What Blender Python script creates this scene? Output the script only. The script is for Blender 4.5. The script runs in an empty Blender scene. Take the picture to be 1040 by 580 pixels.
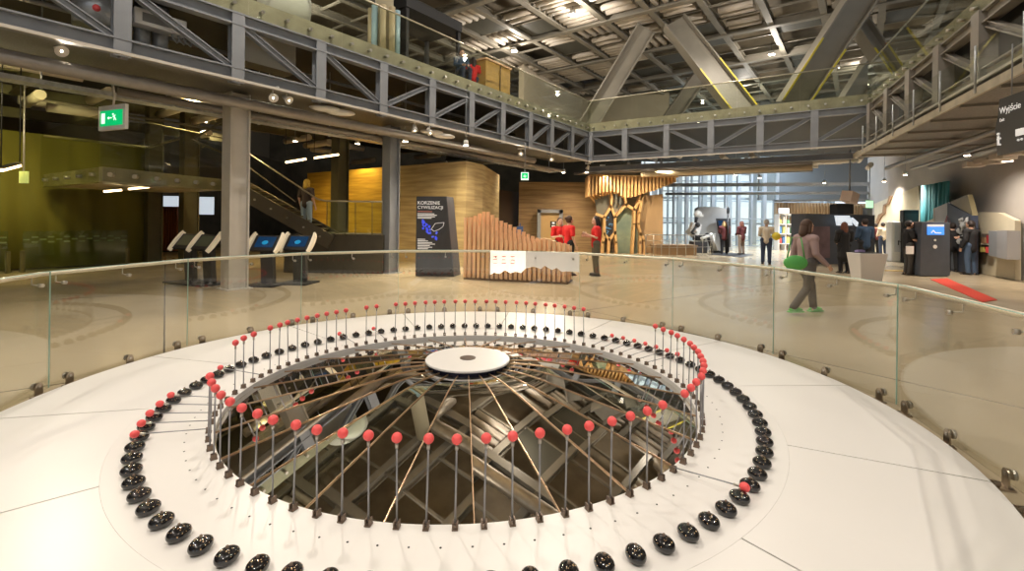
import bpy, math, random
from mathutils import Vector, Matrix, Euler
random.seed(7)
C = bpy.context.scene.collection
PI = math.pi
R = math.radians

# ---------------------------------------------------------------- camera model
F, PYH, ROLL, EYE = 484.0, 223.7, 0.0129, 1.63

def ray(x, y):
    u = (x - 520) / F; v = -(y - PYH) / F
    c, s = math.cos(ROLL), math.sin(ROLL)
    return c * u - s * v, s * u + c * v
def P(x, y, d):                      # point of the photo at depth d
    a, b = ray(x, y); return Vector((a * d, d, EYE + b * d))
def G(x, y, z=0.0):                  # point of the photo at height z
    a, b = ray(x, y); t = (z - EYE) / b; return Vector((a * t, t, z))
def W(x, y, p, az):                  # point of the photo on a vertical plane
    a, b = ray(x, y); n = (math.cos(R(az)), -math.sin(R(az)))
    t = (p[0] * n[0] + p[1] * n[1]) / (a * n[0] + n[1]); return Vector((a * t, t, EYE + b * t))

# ---------------------------------------------------------------- materials
MATS = {}
def mat(name, col, rough=.5, metal=0., noise=0., nscale=8., bump=0., emit=None, es=0., spec=.5, coat=0., stretch=(1, 1, 1), col2=None):
    if name in MATS: return MATS[name]
    m = bpy.data.materials.new(name); m.use_nodes = True; nt = m.node_tree; b = nt.nodes['Principled BSDF']
    b.inputs['Base Color'].default_value = (*col, 1); b.inputs['Roughness'].default_value = rough
    b.inputs['Metallic'].default_value = metal; b.inputs['Specular IOR Level'].default_value = spec
    b.inputs['Coat Weight'].default_value = coat
    if noise or col2 or bump:
        tc = nt.nodes.new('ShaderNodeTexCoord'); mp = nt.nodes.new('ShaderNodeMapping'); mp.inputs['Scale'].default_value = stretch
        nz = nt.nodes.new('ShaderNodeTexNoise'); nz.inputs['Scale'].default_value = nscale; nz.inputs['Detail'].default_value = 5
        nt.links.new(tc.outputs['Object'], mp.inputs[0]); nt.links.new(mp.outputs[0], nz.inputs['Vector'])
        if noise or col2:
            rp = nt.nodes.new('ShaderNodeValToRGB'); c2 = col2 or tuple(c * (1 - noise) for c in col)
            rp.color_ramp.elements[0].position = .35; rp.color_ramp.elements[1].position = .65
            rp.color_ramp.elements[0].color = (*c2, 1); rp.color_ramp.elements[1].color = (*col, 1)
            nt.links.new(nz.outputs['Fac'], rp.inputs[0]); nt.links.new(rp.outputs[0], b.inputs['Base Color'])
        if bump:
            bp = nt.nodes.new('ShaderNodeBump'); bp.inputs['Strength'].default_value = bump; bp.inputs['Distance'].default_value = .02
            nt.links.new(nz.outputs['Fac'], bp.inputs['Height']); nt.links.new(bp.outputs[0], b.inputs['Normal'])
    if emit:
        b.inputs['Emission Color'].default_value = (*emit, 1); b.inputs['Emission Strength'].default_value = es
    MATS[name] = m; return m
def glassmat(name, tint=(.93, .97, .94), rough=0.0, f=1.0):
    m = bpy.data.materials.new(name); m.use_nodes = True; nt = m.node_tree; nt.nodes.clear()
    o = nt.nodes.new('ShaderNodeOutputMaterial'); mx = nt.nodes.new('ShaderNodeMixShader')
    t = nt.nodes.new('ShaderNodeBsdfTransparent'); t.inputs[0].default_value = (*tint, 1)
    g = nt.nodes.new('ShaderNodeBsdfGlossy'); g.inputs['Roughness'].default_value = rough
    fr = nt.nodes.new('ShaderNodeFresnel'); fr.inputs[0].default_value = 1.5
    ge = nt.nodes.new('ShaderNodeNewGeometry'); io = nt.nodes.new('ShaderNodeMath'); io.operation = 'MULTIPLY_ADD'; io.inputs[1].default_value = -.8333; io.inputs[2].default_value = 1.5
    nt.links.new(ge.outputs['Backfacing'], io.inputs[0]); nt.links.new(io.outputs[0], fr.inputs[0])
    ml = nt.nodes.new('ShaderNodeMath'); ml.operation = 'MULTIPLY'; ml.inputs[1].default_value = f
    nt.links.new(fr.outputs[0], ml.inputs[0]); nt.links.new(ml.outputs[0], mx.inputs[0])
    nt.links.new(t.outputs[0], mx.inputs[1]); nt.links.new(g.outputs[0], mx.inputs[2]); nt.links.new(mx.outputs[0], o.inputs[0])
    MATS[name] = m; return m

WHITE = mat('white_laminate', (.86, .84, .81), .32, noise=.02, nscale=1.5, spec=.4)
DARKGAP = mat('dark_gap', (.03, .03, .03), .8)
MIRROR = mat('mirror_steel', (.86, .84, .80), .012, 1.0)
COPPER = mat('seam_trim', (.62, .42, .26), .3, .9)
BLACKG = mat('black_gloss', (.012, .012, .014), .12, noise=.3, nscale=60, coat=.6)
GOLD = mat('gold_fleck', (.75, .5, .25), .35, .8)
RED = mat('red_tip', (.93, .11, .11), .4)
RODM = mat('rod_steel', (.34, .34, .36), .4, .7)
HINGE = mat('hinge_bronze', (.23, .17, .13), .4, .7, noise=.3, nscale=30)
CHROME = mat('brushed_steel', (.55, .52, .47), .3, 1.0, noise=.1, nscale=20)
BRONZE = mat('clamp_bronze', (.42, .35, .27), .3, 1.0, noise=.15, nscale=20)
RAILM = mat('handrail_cream', (.78, .70, .56), .35, .3)
STEEL = mat('grey_painted_steel', (.27, .285, .31), .5, .15, noise=.12, nscale=3)
STEELD = mat('warm_painted_steel', (.30, .275, .24), .5, .15, noise=.12, nscale=3)
STEELL = mat('light_column_steel', (.62, .59, .54), .5, .1, noise=.1, nscale=3)
ROOFB = mat('roof_beam_paint', (.25, .23, .19), .55, noise=.15, nscale=2)
ROOFD = mat('roof_deck', (.21, .17, .115), .8, noise=.3, nscale=1.5)
PANELD = mat('perforated_dark_panel', (.085, .085, .07), .6, noise=.3, nscale=40)
TUBE = mat('white_baffle', (.52, .47, .41), .55)
FASC = mat('slab_edge_concrete', (.47, .42, .32), .45, noise=.25, nscale=3)
SOFF = mat('mesh_soffit', (.22, .21, .19), .5, .3, noise=.25, nscale=30)
PIPE = mat('grey_pipe', (.30, .275, .25), .4, .3, noise=.1)
ZINC = mat('galvanised_metal', (.62, .65, .68), .35, .45, noise=.3, nscale=10)
DARK = mat('dark_void', (.02, .018, .016), .8)
DARKW = mat('dark_wall', (.075, .065, .045), .8, noise=.4, nscale=1)
OLIVE = mat('olive_fabric', (.165, .145, .02), .8, noise=.25, nscale=1.2, stretch=(1, 1, .3))
OLIVES = mat('olive_steel', (.13, .115, .055), .6, noise=.2, nscale=2)
EARTH = mat('rammed_earth', (.54, .41, .20), .85, nscale=2.2, stretch=(.35, .35, 4.5), col2=(.36, .26, .12), bump=.3)
EARTH_LIT = mat('yellow_lit_earth', (.62, .40, .05), .85, nscale=2.2, stretch=(.35, .35, 4.5), col2=(.42, .25, .03), bump=.3)  # same earth wall, with the yellow light on it put into the colour
EARTHD = mat('brown_rammed_earth', (.38, .26, .13), .85, nscale=2.2, stretch=(.35, .35, 4.5), col2=(.24, .155, .08), bump=.3)
WOODL = mat('pine_wood', (.88, .56, .32), .55, noise=.2, nscale=6, stretch=(3, 3, .4))
WOODO = mat('oak_ply', (.78, .48, .20), .5, noise=.25, nscale=5, stretch=(3, 3, .4))
CHAR = mat('charcoal_panel', (.035, .035, .04), .45, noise=.15, nscale=5)
CHARB = mat('blue_grey_panel', (.07, .08, .10), .45, noise=.1, nscale=5)
GREYP = mat('light_grey_panel', (.42, .43, .44), .5, noise=.1, nscale=2)
WALLR = mat('grey_plaster', (.40, .37, .34), .7, noise=.08, nscale=1.5)
BEIGE = mat('beige_plaster', (.60, .54, .40), .6, noise=.1, nscale=1.5)
TEAL = mat('teal_curtain', (.10, .42, .48), .7, noise=.2, nscale=3, stretch=(4, 4, .3))
REDC = mat('red_carpet', (.62, .05, .025), .9, noise=.2, nscale=60)
BLACKM = mat('black_matt', (.015, .015, .017), .6)
WHITEP = mat('white_plastic', (.75, .74, .72), .4)
BLUEP = mat('blue_fabric', (.06, .12, .30), .8)
CREAMW = mat('glowing_cream_arm', (.85, .76, .58), .35, emit=(1, .85, .6), es=.15)  # side arms, no lamps: a faint glow is put into their colour
GREENS = mat('green_sign', (.0, .42, .14), .4, emit=(0, .75, .22), es=.55)
SIGNW = mat('sign_white', (.9, .95, .9), .4, emit=(.9, 1, .9), es=.9)
TXTW = mat('white_lettering', (.85, .85, .85), .5, emit=(1, 1, 1), es=.25)
TXTB = mat('blue_lettering', (.08, .12, .75), .5, emit=(.1, .15, 1), es=.3)
SCRB = mat('blue_screen', (.0, .01, .03), .2, emit=(.01, .04, .10), es=.7)
SCRG = mat('dim_screen', (.12, .14, .11), .15)
SCRL = mat('kiosk_display', (.05, .2, .6), .2, emit=(.06, .28, .85), es=.9)
SCRW = mat('white_screen', (.7, .75, .8), .2, emit=(.8, .9, 1), es=.6)
LAMPW = mat('lamp_glow', (1, .9, .75), .3, emit=(1, .84, .62), es=28)
LAMPC = mat('strip_glow', (1, .85, .6), .3, emit=(1, .72, .38), es=7)
WINL = mat('window_frame_paint', (.62, .68, .76), .4, .3)
YELM = mat('yellow_edge_paint', (.6, .5, .05), .5)
GLASS = glassmat('clear_glass', (.975, .98, .955), f=1.15)
GLASSG = glassmat('green_edge_glass', (.88, .95, .90))
GLASSW = glassmat('walkway_glass', (.96, .97, .95), f=.45)
GLASSO = glassmat('gallery_glass', (.93, .95, .90))
EDGEG = mat('glass_edge', (.35, .55, .48), .2, emit=(.4, .6, .5), es=.05)

# ---------------------------------------------------------------- mesh helpers
class MB:
    def __init__(s): s.v = []; s.f = []; s.mi = []; s.sm = []
    def add(s, vs, fs, m=0, smooth=False):
        o = len(s.v); s.v += [Vector(v) for v in vs]
        for f in fs: s.f.append([i + o for i in f]); s.mi.append(m); s.sm.append(smooth)
        return s
    def box(s, c, d, rz=0, m=0, ry=0, rx=0):
        M = Matrix.Translation(Vector(c)) @ Euler((rx, ry, rz)).to_matrix().to_4x4()
        vs = [M @ Vector((x * d[0] / 2, y * d[1] / 2, z * d[2] / 2)) for x in (-1, 1) for y in (-1, 1) for z in (-1, 1)]
        return s.add(vs, [(0, 1, 3, 2), (4, 6, 7, 5), (0, 4, 5, 1), (2, 3, 7, 6), (0, 2, 6, 4), (1, 5, 7, 3)], m)
    def frame(s, a, b, up=(0, 0, 1)):
        a, b = Vector(a), Vector(b); z = (b - a).normalized(); u = Vector(up)
        if abs(z.dot(u)) > .99: u = Vector((0, 1, 0)) if abs(z.y) < .9 else Vector((1, 0, 0))
        x = u.cross(z).normalized(); y = z.cross(x); return a, b, x, y, z
    def bar(s, a, b, w, h, up=(0, 0, 1), m=0):       # w sideways, h along up
        a, b, x, y, z = s.frame(a, b, up)
        vs = [p + x * (i * w / 2) + y * (j * h / 2) for p in (a, b) for i, j in ((-1, -1), (1, -1), (1, 1), (-1, 1))]
        return s.add(vs, [(3, 2, 1, 0), (4, 5, 6, 7), (0, 1, 5, 4), (1, 2, 6, 5), (2, 3, 7, 6), (3, 0, 4, 7)], m)
    def ibeam(s, a, b, w, h, t=.02, up=(0, 0, 1), m=0):
        a, b, x, y, z = s.frame(a, b, up)
        for sg in (-1, 1):
            o = y * (sg * (h / 2 - t / 2)); s.bar(a + o, b + o, w, t, up, m)
        s.bar(a, b, t, h - 2 * t, up, m); return s
    def tube(s, pts, r, n=10, m=0, smooth=True, r2=None):
        pts = [Vector(p) for p in pts]; rings = []; px = None
        for i, p in enumerate(pts):
            d = (pts[min(i + 1, len(pts) - 1)] - pts[max(i - 1, 0)]).normalized()
            u = px if px is not None else (Vector((0, 0, 1)) if abs(d.z) < .9 else Vector((1, 0, 0)))
            x = (u - d * u.dot(d)).normalized(); px = x; y = d.cross(x)
            rr = r if r2 is None else r + (r2 - r) * i / (len(pts) - 1)
            rings.append([p + x * (rr * math.cos(2 * PI * k / n)) + y * (rr * math.sin(2 * PI * k / n)) for k in range(n)])
        vs = [v for g in rings for v in g]; fs = []
        for i in range(len(pts) - 1):
            for k in range(n): fs.append((i * n + k, i * n + (k + 1) % n, (i + 1) * n + (k + 1) % n, (i + 1) * n + k))
        s.add(vs, fs, m, smooth); o = len(s.v) - len(vs)
        s.f.append([o + k for k in range(n)][::-1]); s.mi.append(m); s.sm.append(False)
        s.f.append([o + (len(pts) - 1) * n + k for k in range(n)]); s.mi.append(m); s.sm.append(False)
        return s
    def lathe(s, prof, c=(0, 0, 0), n=24, m=0, smooth=True, sx=1, sy=1, M=None):
        vs = []; fs = []; M = M or Matrix.Translation(Vector(c))
        for r, z in prof:
            for k in range(n): vs.append(M @ Vector((r * sx * math.cos(2 * PI * k / n), r * sy * math.sin(2 * PI * k / n), z)))
        for i in range(len(prof) - 1):
            for k in range(n): fs.append((i * n + k, i * n + (k + 1) % n, (i + 1) * n + (k + 1) % n, (i + 1) * n + k))
        return s.add(vs, fs, m, smooth)
    def ball(s, c, r, n=14, m=0, sc=(1, 1, 1), rot=None):
        vs = []; fs = []; h = n // 2; Mr = rot or Matrix.Identity(3)
        for i in range(h + 1):
            t = PI * i / h
            for k in range(n):
                q = Vector((math.sin(t) * math.cos(2 * PI * k / n) * sc[0], math.sin(t) * math.sin(2 * PI * k / n) * sc[1], -math.cos(t) * sc[2])) * r
                vs.append(Vector(c) + Mr @ q)
        for i in range(h):
            for k in range(n): fs.append((i * n + k, i * n + (k + 1) % n, (i + 1) * n + (k + 1) % n, (i + 1) * n + k))
        return s.add(vs, fs, m, True)
    def prism(s, poly, ext, m=0):                    # polygon of 3D points pushed by vector
        n = len(poly); e = Vector(ext); vs = [Vector(p) for p in poly] + [Vector(p) + e for p in poly]
        fs = [tuple(range(n)), tuple(range(2 * n - 1, n - 1, -1))] + [(k + n, (k + 1) % n + n, (k + 1) % n, k) for k in range(n)]
        return s.add(vs, fs, m)
    def sector(s, r0, r1, a0, a1, z0, z1, n=12, m=0):
        vs = []; fs = []
        for k in range(n + 1):
            a = a0 + (a1 - a0) * k / n; c, q = math.cos(a), math.sin(a)
            vs += [(r0 * c, r0 * q, z0), (r1 * c, r1 * q, z0), (r1 * c, r1 * q, z1), (r0 * c, r0 * q, z1)]
        for k in range(n):
            b = k * 4
            for i in range(4): fs.append((b + i, b + (i + 1) % 4, b + 4 + (i + 1) % 4, b + 4 + i))
        fs += [(3, 2, 1, 0), (n * 4, n * 4 + 1, n * 4 + 2, n * 4 + 3)]
        return s.add(vs, fs, m)
    def build(s, name, mats, parent=None, world=False, bevel=0):
        me = bpy.data.meshes.new(name); vs = s.v
        if parent is not None and world:
            Mi = (Matrix.Translation(parent.location) @ parent.rotation_euler.to_matrix().to_4x4()).inverted()
            if parent.parent: raise Exception('nested world')
            vs = [Mi @ v for v in vs]
        me.from_pydata([tuple(v) for v in vs], [], s.f)
        for mm in (mats if isinstance(mats, (list, tuple)) else [mats]): me.materials.append(mm)
        me.polygons.foreach_set('material_index', s.mi); me.polygons.foreach_set('use_smooth', s.sm)
        import bmesh
        bm = bmesh.new(); bm.from_mesh(me); bmesh.ops.recalc_face_normals(bm, faces=bm.faces); bm.to_mesh(me); bm.free()
        me.update()
        o = bpy.data.objects.new(name, me); C.objects.link(o)
        if parent is not None: o.parent = parent
        if bevel:
            b = o.modifiers.new('bevel', 'BEVEL'); b.width = bevel; b.segments = 2; b.limit_method = 'ANGLE'
        return o

def tag(o, label, cat, group=None, kind=None):
    o['label'] = label; o['category'] = cat
    if group: o['group'] = group
    if kind: o['kind'] = kind
    return o
def thing(name, label, cat, loc=(0, 0, 0), rz=0, group=None):
    o = bpy.data.objects.new(name, None); C.objects.link(o); o.empty_display_size = .1
    o.location = loc; o.rotation_euler = (0, 0, rz); return tag(o, label, cat, group)
def struct(o, label=None):
    o['kind'] = 'structure'
    if label: o['label'] = label
    return o
def kids(o): return [c for c in ALLP.get(o.name, [])]
def dup(root, loc=None, rz=None, label=None, group=None):
    r = root.copy(); C.objects.link(r)
    if loc is not None: r.location = loc
    if rz is not None: r.rotation_euler = (0, 0, rz)
    if label: r['label'] = label
    if group: r['group'] = group
    for ch in list(root.children):
        c = ch.copy(); C.objects.link(c); c.parent = r
        for g in list(ch.children):
            d = g.copy(); C.objects.link(d); d.parent = c
    return r
def text(s, size, parent, M, m, name='lettering', ext=.002, align='LEFT'):
    cu = bpy.data.curves.new(name, 'FONT'); cu.body = s; cu.size = size; cu.extrude = ext; cu.align_x = align
    o = bpy.data.objects.new(name, cu); C.objects.link(o); bpy.context.view_layer.update()
    me = bpy.data.meshes.new_from_object(o.evaluated_get(bpy.context.evaluated_depsgraph_get()))
    bpy.data.objects.remove(o); bpy.data.curves.remove(cu)
    me.materials.clear(); me.materials.append(m); me.transform(M)
    for p in me.polygons: p.material_index = 0
    t = bpy.data.objects.new(name, me); C.objects.link(t); t.parent = parent; return t
def face_frame(origin, xdir, ydir=(0, 0, 1)):        # matrix with x along xdir, y along ydir
    x = Vector(xdir).normalized(); y = Vector(ydir); y = (y - x * y.dot(x)).normalized(); z = x.cross(y)
    M = Matrix((x, y, z)).transposed().to_4x4(); M.translation = Vector(origin); return M

# ---------------------------------------------------------------- pendulum pit
CX, CY = -.40, 4.49
TOP = .05
pit = thing('pendulum_platform', 'large white circular pendulum platform with a faceted mirror pit in its middle', 'exhibit platform', (CX, CY, 0))
b = MB(); b.sector(2.64, 3.70, 0, 2 * PI, .0, .030, 96); b.build('dark_underlay', DARKGAP, pit)
seams = [-167, -139.1, -111, -82, -53.2, -24.5, 3, 30.3, 57.2, 84.5, 112, 139, 166.6]
for i, a in enumerate(seams):
    a1 = seams[(i + 1) % 13] + (360 if i == 12 else 0)
    g = .0022
    b = MB(); b.sector(2.6232, 3.72, R(a) + g, R(a1) - g, .031, TOP, 14); b.build('outer_floor_panel', WHITE, pit)
b = MB()
b.sector(2.025, 2.622, 0, 2 * PI, .004, TOP, 180)
b.build('inner_floor_ring', WHITE, pit)
NF = 26
def mz(r):
    
    if r >= .8: return .012 + .188 * (2.025 - r)
    t = (.8 - r) / .42; return .012 + .188 * 1.225 + .42 * (.188 * t - .10 * t * t)
b = MB(); rs = [2.025, .8] + [.8 - .42 * k / 13 for k in range(1, 14)]
for i in range(NF):
    a0 = R(-83.6) + 2 * PI * i / NF; a1 = a0 + 2 * PI / NF
    vs = []
    for r in rs: vs += [(r * math.cos(a0), r * math.sin(a0), mz(r)), (r * math.cos(a1), r * math.sin(a1), mz(r))]
    b.add(vs, [(2 * k, 2 * k + 1, 2 * k + 3, 2 * k + 2) for k in range(14)], 0, True)
b.build('mirror_pit', MIRROR, pit)
for i in range(NF):
    a0 = R(-83.6) + 2 * PI * i / NF; b = MB()
    for k in range(14):
        p, q = [Vector((r * math.cos(a0), r * math.sin(a0), mz(r) + .004)) for r in (rs[k], rs[k + 1])]
        b.bar(p, q, .007, .006)
    b.build('mirror_seam', COPPER, pit)
b = MB(); b.lathe([(0, .302), (.38, .302), (.395, .308), (.395, .322), (.388, .327), (0, .327)], n=64, smooth=False)
hub = b.build('centre_disc', WHITE, pit)
b = MB(); b.lathe([(0, .326), (.075, .326), (.075, .3315), (.062, .333), (0, .333)], n=32, smooth=False); b.build('centre_cap', mat('bronze_cap', (.13, .09, .07), .4, .5), pit)
b = MB(); b.lathe([(0, .26), (.365, .26), (.37, .303), (0, .303)], n=48, smooth=False); b.build('centre_disc_underside', mat('dark_blue_rim', (.02, .02, .06), .4), pit)

b0_ = None
for k in range(90):
    a = R(-142 + 4 * k + 2)
    if b0_ is None:
        b = MB(); b.tube([(0, 0, TOP), (0, 0, TOP + .0015)], .006, 8); b0_ = b.build('floor_screw', DARKGAP, pit); o = b0_
    else: o = b0_.copy(); C.objects.link(o); o.parent = pit
    o.location = (2.2 * math.cos(a), 2.2 * math.sin(a), 0)
# pins standing round the mirror
def interp(k, xs, ys):
    for i in range(len(xs) - 1):
        if xs[i] <= k <= xs[i + 1]: return ys[i] + (ys[i + 1] - ys[i]) * (k - xs[i]) / (xs[i + 1] - xs[i])
KX = [0, 4, 8, 12, 17, 22, 26, 30, 36, 40, 46, 51, 56, 61, 65, 69, 73, 77, 81, 90]
KY = [-141.8, -124.9, -107.3, -90.5, -70, -49.6, -33.4, -17.7, 6, 22.2, 45.8, 65.2, 84.6, 104, 119, 133.3, 148.2, 163.1, 178.1, 218.2]
fallen = {23, 40, 41, 42, 43, 44, 45, 46, 67, 70, 80, 84, 85, 86, 87, 88}
def pin_label(k, down):
    a = interp(k, KX, KY)
    if down:
        if k == 23: return 'single red tipped pin knocked flat on the front right of the white platform'
        if 40 <= k <= 46: return 'red tipped pin knocked flat, one of the row of seven on the far right'
        if k == 67: return 'red tipped pin knocked flat at the far side, right one of the two lying there'
        if k == 70: return 'red tipped pin knocked flat at the far side, left one of the two lying there'
        if k == 80: return 'single red tipped pin knocked flat on the far left of the mirror rim'
        return 'red tipped pin knocked flat, one of the stack of five on the left'
    s = 'near' if -142 <= a < -40 else 'right' if a < 22 else 'far' if a < 135 else 'left'
    return 'upright grey pin with red tip standing on the %s rim of the mirror' % s
proto = {}
def make_pin(k):
    down = k in fallen; a = R(interp(k, KX, KY)); r = 2.06
    loc = Vector((CX + r * math.cos(a), CY + r * math.sin(a), TOP))
    grp = ('knocked down pins' if down else 'upright pins') + ' round the mirror'
    if down not in proto:
        t = thing('pendulum_pin', '', 'pin', loc, a, grp)
        b = MB(); b.box((0, -.011, .018), (.034, .007, .036)); b.box((0, .011, .018), (.034, .007, .036)); b.box((0, 0, .004), (.04, .032, .008)); b.tube([(0, -.017, .028), (0, .017, .028)], .006, 8)
        b.build('hinge', HINGE, t)
        b = MB()
        if down:
            b.tube([(0, 0, .028), (.385, 0, .072)], .0042, 8); b.build('rod', RODM, t)
            b = MB(); b.tube([(.37, 0, .071), (.41, 0, .075)], .008, 8); b.build('collar', CHROME, t)
            b = MB(); b.ball((.43, 0, .078), .029, 20, sc=(1, .9, .9)); b.build('red_tip', RED, t)
        else:
            b.tube([(0, 0, .02), (0, 0, .44)], .0052, 8); b.build('rod', RODM, t)
            b = MB(); b.tube([(0, 0, .405), (0, 0, .435)], .009, 8); b.build('collar', CHROME, t)
            b = MB(); b.ball((0, 0, .459), .030, 20, sc=(.92, .92, .9)); b.build('red_tip', RED, t)
        proto[down] = t
    else:
        t = dup(proto[down], loc, a)
    t['label'] = pin_label(k, down); t['group'] = grp if not down else t['label'].replace('red tipped pin knocked flat', 'knocked down pins')
    if not down:
        t['group'] = t['label'].replace('upright grey pin', 'upright grey pins')
        t.rotation_euler = (R(random.uniform(-1.2, 1.2)), R(random.uniform(-.8, .8)), a)
    return t
for k in range(90): make_pin(k)

# black eggs
EX = [-70, -14, 2, 46, 74, 90, 122, 170, 186, 194, 218, 254, 290]
EY = [-70.2, -14.5, 1.2, 44.2, 72.6, 88.5, 119.8, 168.2, 183, 191.2, 215.7, 253.3, 289.8]
b = MB(); prof = []
egg = thing('black_egg', '', 'egg', (0, 0, 0))
for i in range(13):
    t = -.62 + (PI / 2 + .62) * i / 12; prof.append((max(.001, .051 * math.cos(t)), .030 + .037 * math.sin(t)))
n_ = MB(); n_.tube([(0, 0, .062), (0, 0, .078)], .0075, 10, r2=.006); n_.build('nub', HINGE, egg)
b.lathe(prof, n=24, sx=1.14, sy=.9); b.f.append([k for k in range(24)][::-1]); b.mi.append(0); b.sm.append(False)
for q in range(26):
    th = random.uniform(0, 2 * PI); el = random.uniform(.15, 1.35)
    n = Vector((math.cos(el) * math.cos(th), math.cos(el) * math.sin(th), math.sin(el)))
    p = Vector((n.x * .0512 * 1.14, n.y * .0512 * .9, .030 + n.z * .0372))
    u = n.orthogonal().normalized(); w = n.cross(u); s_ = random.uniform(.0016, .003)
    b.add([p + u * s_, p + w * s_, p - u * s_, p - w * s_, p + n * .0012], [(0, 1, 4), (1, 2, 4), (2, 3, 4), (3, 0, 4)], 1)
b.build('shell', [BLACKG, GOLD], egg)
for i in range(90):
    th = -70 + 4 * i; a = R(interp(th, EX, EY)); r = 2.475
    loc = (CX + r * math.cos(a), CY + r * math.sin(a), TOP - .001)
    e = egg if i == 0 else dup(egg, loc); e.location = loc; e.rotation_euler = (0, 0, a + random.uniform(-.12, .12))
    aa = (math.degrees(a) + 360) % 360
    s = 'front right' if aa > 290 or aa < 5 else 'far right' if aa < 75 else 'far' if aa < 110 else 'far left' if aa < 175 else 'front left' if aa < 255 else 'front'
    e['label'] = 'glossy black egg with gold flecks in the %s arc of the egg ring' % s; e['group'] = 'black eggs in the %s arc of the ring' % s

# ---------------------------------------------------------------- round glass balustrade
RG = 3.86
gs = [-178.8, -156, -134, -112, -90, -68, -47.5, -25.7, -3.6, 20.3, 43, 66.2, 89.8, 112.8, 135.6, 158.6]
rail = thing('glass_balustrade', 'circular clear glass balustrade with cream handrail around the white platform', 'balustrade', (CX, CY, 0))
clamp_angles = []
for i, a in enumerate(gs):
    a1 = gs[(i + 1) % 16] + (360 if i == 15 else 0); n = 1; g = .0016
    if i in (3, 4): continue                              # access gap at the near side
    b = MB(); b.sector(RG - .007, RG + .007, R(a) + g, R(a1) - g, .03, 1.10, n); b.build('glass_panel', GLASS, rail)
    b = MB(); b.sector(RG - .008, RG + .008, R(a) + g, R(a1) - g, 1.10, 1.105, 1); b.build('glass_top_edge', EDGEG, rail)
    b = MB(); aa = R(a) + g * 1.2
    b.bar((RG * math.cos(aa), RG * math.sin(aa), .03), (RG * math.cos(aa), RG * math.sin(aa), 1.10), .002, .013, (math.cos(aa), math.sin(aa), 0)); b.build('glass_edge', EDGEG, rail)
    clamp_angles += [(x_, RG * (1 - math.cos(R(a1 - a) / 2) / math.cos(R(x_ - (a + a1) / 2)))) for x_ in (a + 2.3, (a + a1) / 2, a1 - 2.3)]
b = MB(); b.tube([((RG + .085) * math.cos(R(t)), (RG + .085) * math.sin(R(t)), 1.075) for t in gs[5:] + [181.2, 204, 226, 248]], .021, 12); b.build('handrail', RAILM, rail)
clampp = None
for a, sag in clamp_angles:
    if clampp is None:
        b = MB(); poly = [(-.0, -.038, .004), (-.0, .038, .004), (0, .038, .085)]
        poly += [(0, .038 * math.cos(t), .085 + .038 * math.sin(t)) for t in [PI * k / 10 for k in range(1, 10)]] + [(0, -.038, .085)]
        b.prism([Vector(p) + Vector((RG - .021, 0, 0)) for p in poly], (.010, 0, 0))
        b.box((RG - .045, 0, .006), (.11, .12, .012))
        for yy in (-.035, .035): b.lathe([(0, .020), (.011, .020), (.011, .012)], (RG - .07, yy, 0), 8, smooth=False)
        clampp = b.build('clamp_bracket', BRONZE, rail); clampp.rotation_euler = (0, 0, R(a)); clampp.location = (-sag * math.cos(R(a)), -sag * math.sin(R(a)), 0)
        b = MB()
        b.tube([(RG - .022, 0, .088), (RG - .026, 0, .088)], .012, 12); b.tube([(RG + .008, 0, .088), (RG + .03, 0, .088)], .032, 18)
        cl2 = b.build('clamp_disc', CHROME, rail); cl2.rotation_euler = (0, 0, R(a)); cl2.location = clampp.location
    else:
        for o in (clampp, cl2):
            c = o.copy(); C.objects.link(c); c.parent = rail; c.rotation_euler = (0, 0, R(a)); c.location = (-sag * math.cos(R(a)), -sag * math.sin(R(a)), 0)
brp = None
for i, a in enumerate(gs):
    for da in (1.7, -1.7, 11.4):
        if -113 < a + da < -67: continue
        hw = (gs[i + 1] - a if da > 0 and i < 15 else 22.4) / 2; sag = RG * (1 - math.cos(R(hw)) / math.cos(R(hw - abs(da) if abs(da) < 5 else 0)))
        if brp is None:
            b = MB(); b.tube([(RG + .085, 0, 1.058), (RG + .085, 0, 1.0), (RG + .08, 0, .992), (RG + .012, 0, .985)], .006, 8); b.tube([(RG - .016, 0, .985), (RG + .016, 0, .985)], .017, 12)
            brp = b.build('rail_bracket', CHROME, rail); brp.rotation_euler = (0, 0, R(a + da)); brp.location = (-sag * math.cos(R(a + da)), -sag * math.sin(R(a + da)), 0)
        else:
            c = brp.copy(); C.objects.link(c); c.parent = rail; c.rotation_euler = (0, 0, R(a + da)); c.location = (-sag * math.cos(R(a + da)), -sag * math.sin(R(a + da)), 0)
patch = glassmat('white_patch', (.45, .45, .45)); nt_ = patch.node_tree; df = nt_.nodes.new('ShaderNodeBsdfDiffuse'); df.inputs[0].default_value = (.8, .8, .8, 1)  # translucent white patch with ragged lower edge on one far panel
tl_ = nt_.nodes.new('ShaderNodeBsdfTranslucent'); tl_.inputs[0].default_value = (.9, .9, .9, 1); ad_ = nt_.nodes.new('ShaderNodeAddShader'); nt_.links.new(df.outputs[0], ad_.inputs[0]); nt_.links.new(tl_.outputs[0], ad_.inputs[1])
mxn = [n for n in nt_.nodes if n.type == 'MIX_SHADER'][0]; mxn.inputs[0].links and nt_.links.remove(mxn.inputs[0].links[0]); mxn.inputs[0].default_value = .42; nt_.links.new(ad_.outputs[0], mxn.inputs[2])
patch2 = patch.copy(); [n for n in patch2.node_tree.nodes if n.type == 'MIX_SHADER'][0].inputs[0].default_value = .8
pA = Vector((RG * math.cos(R(66.2)), RG * math.sin(R(66.2)), 0)); pB = Vector((RG * math.cos(R(89.8)), RG * math.sin(R(89.8)), 0)); dAB = pA - pB; inn = Vector((-dAB.y, dAB.x, 0)).normalized() * -.012
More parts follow.
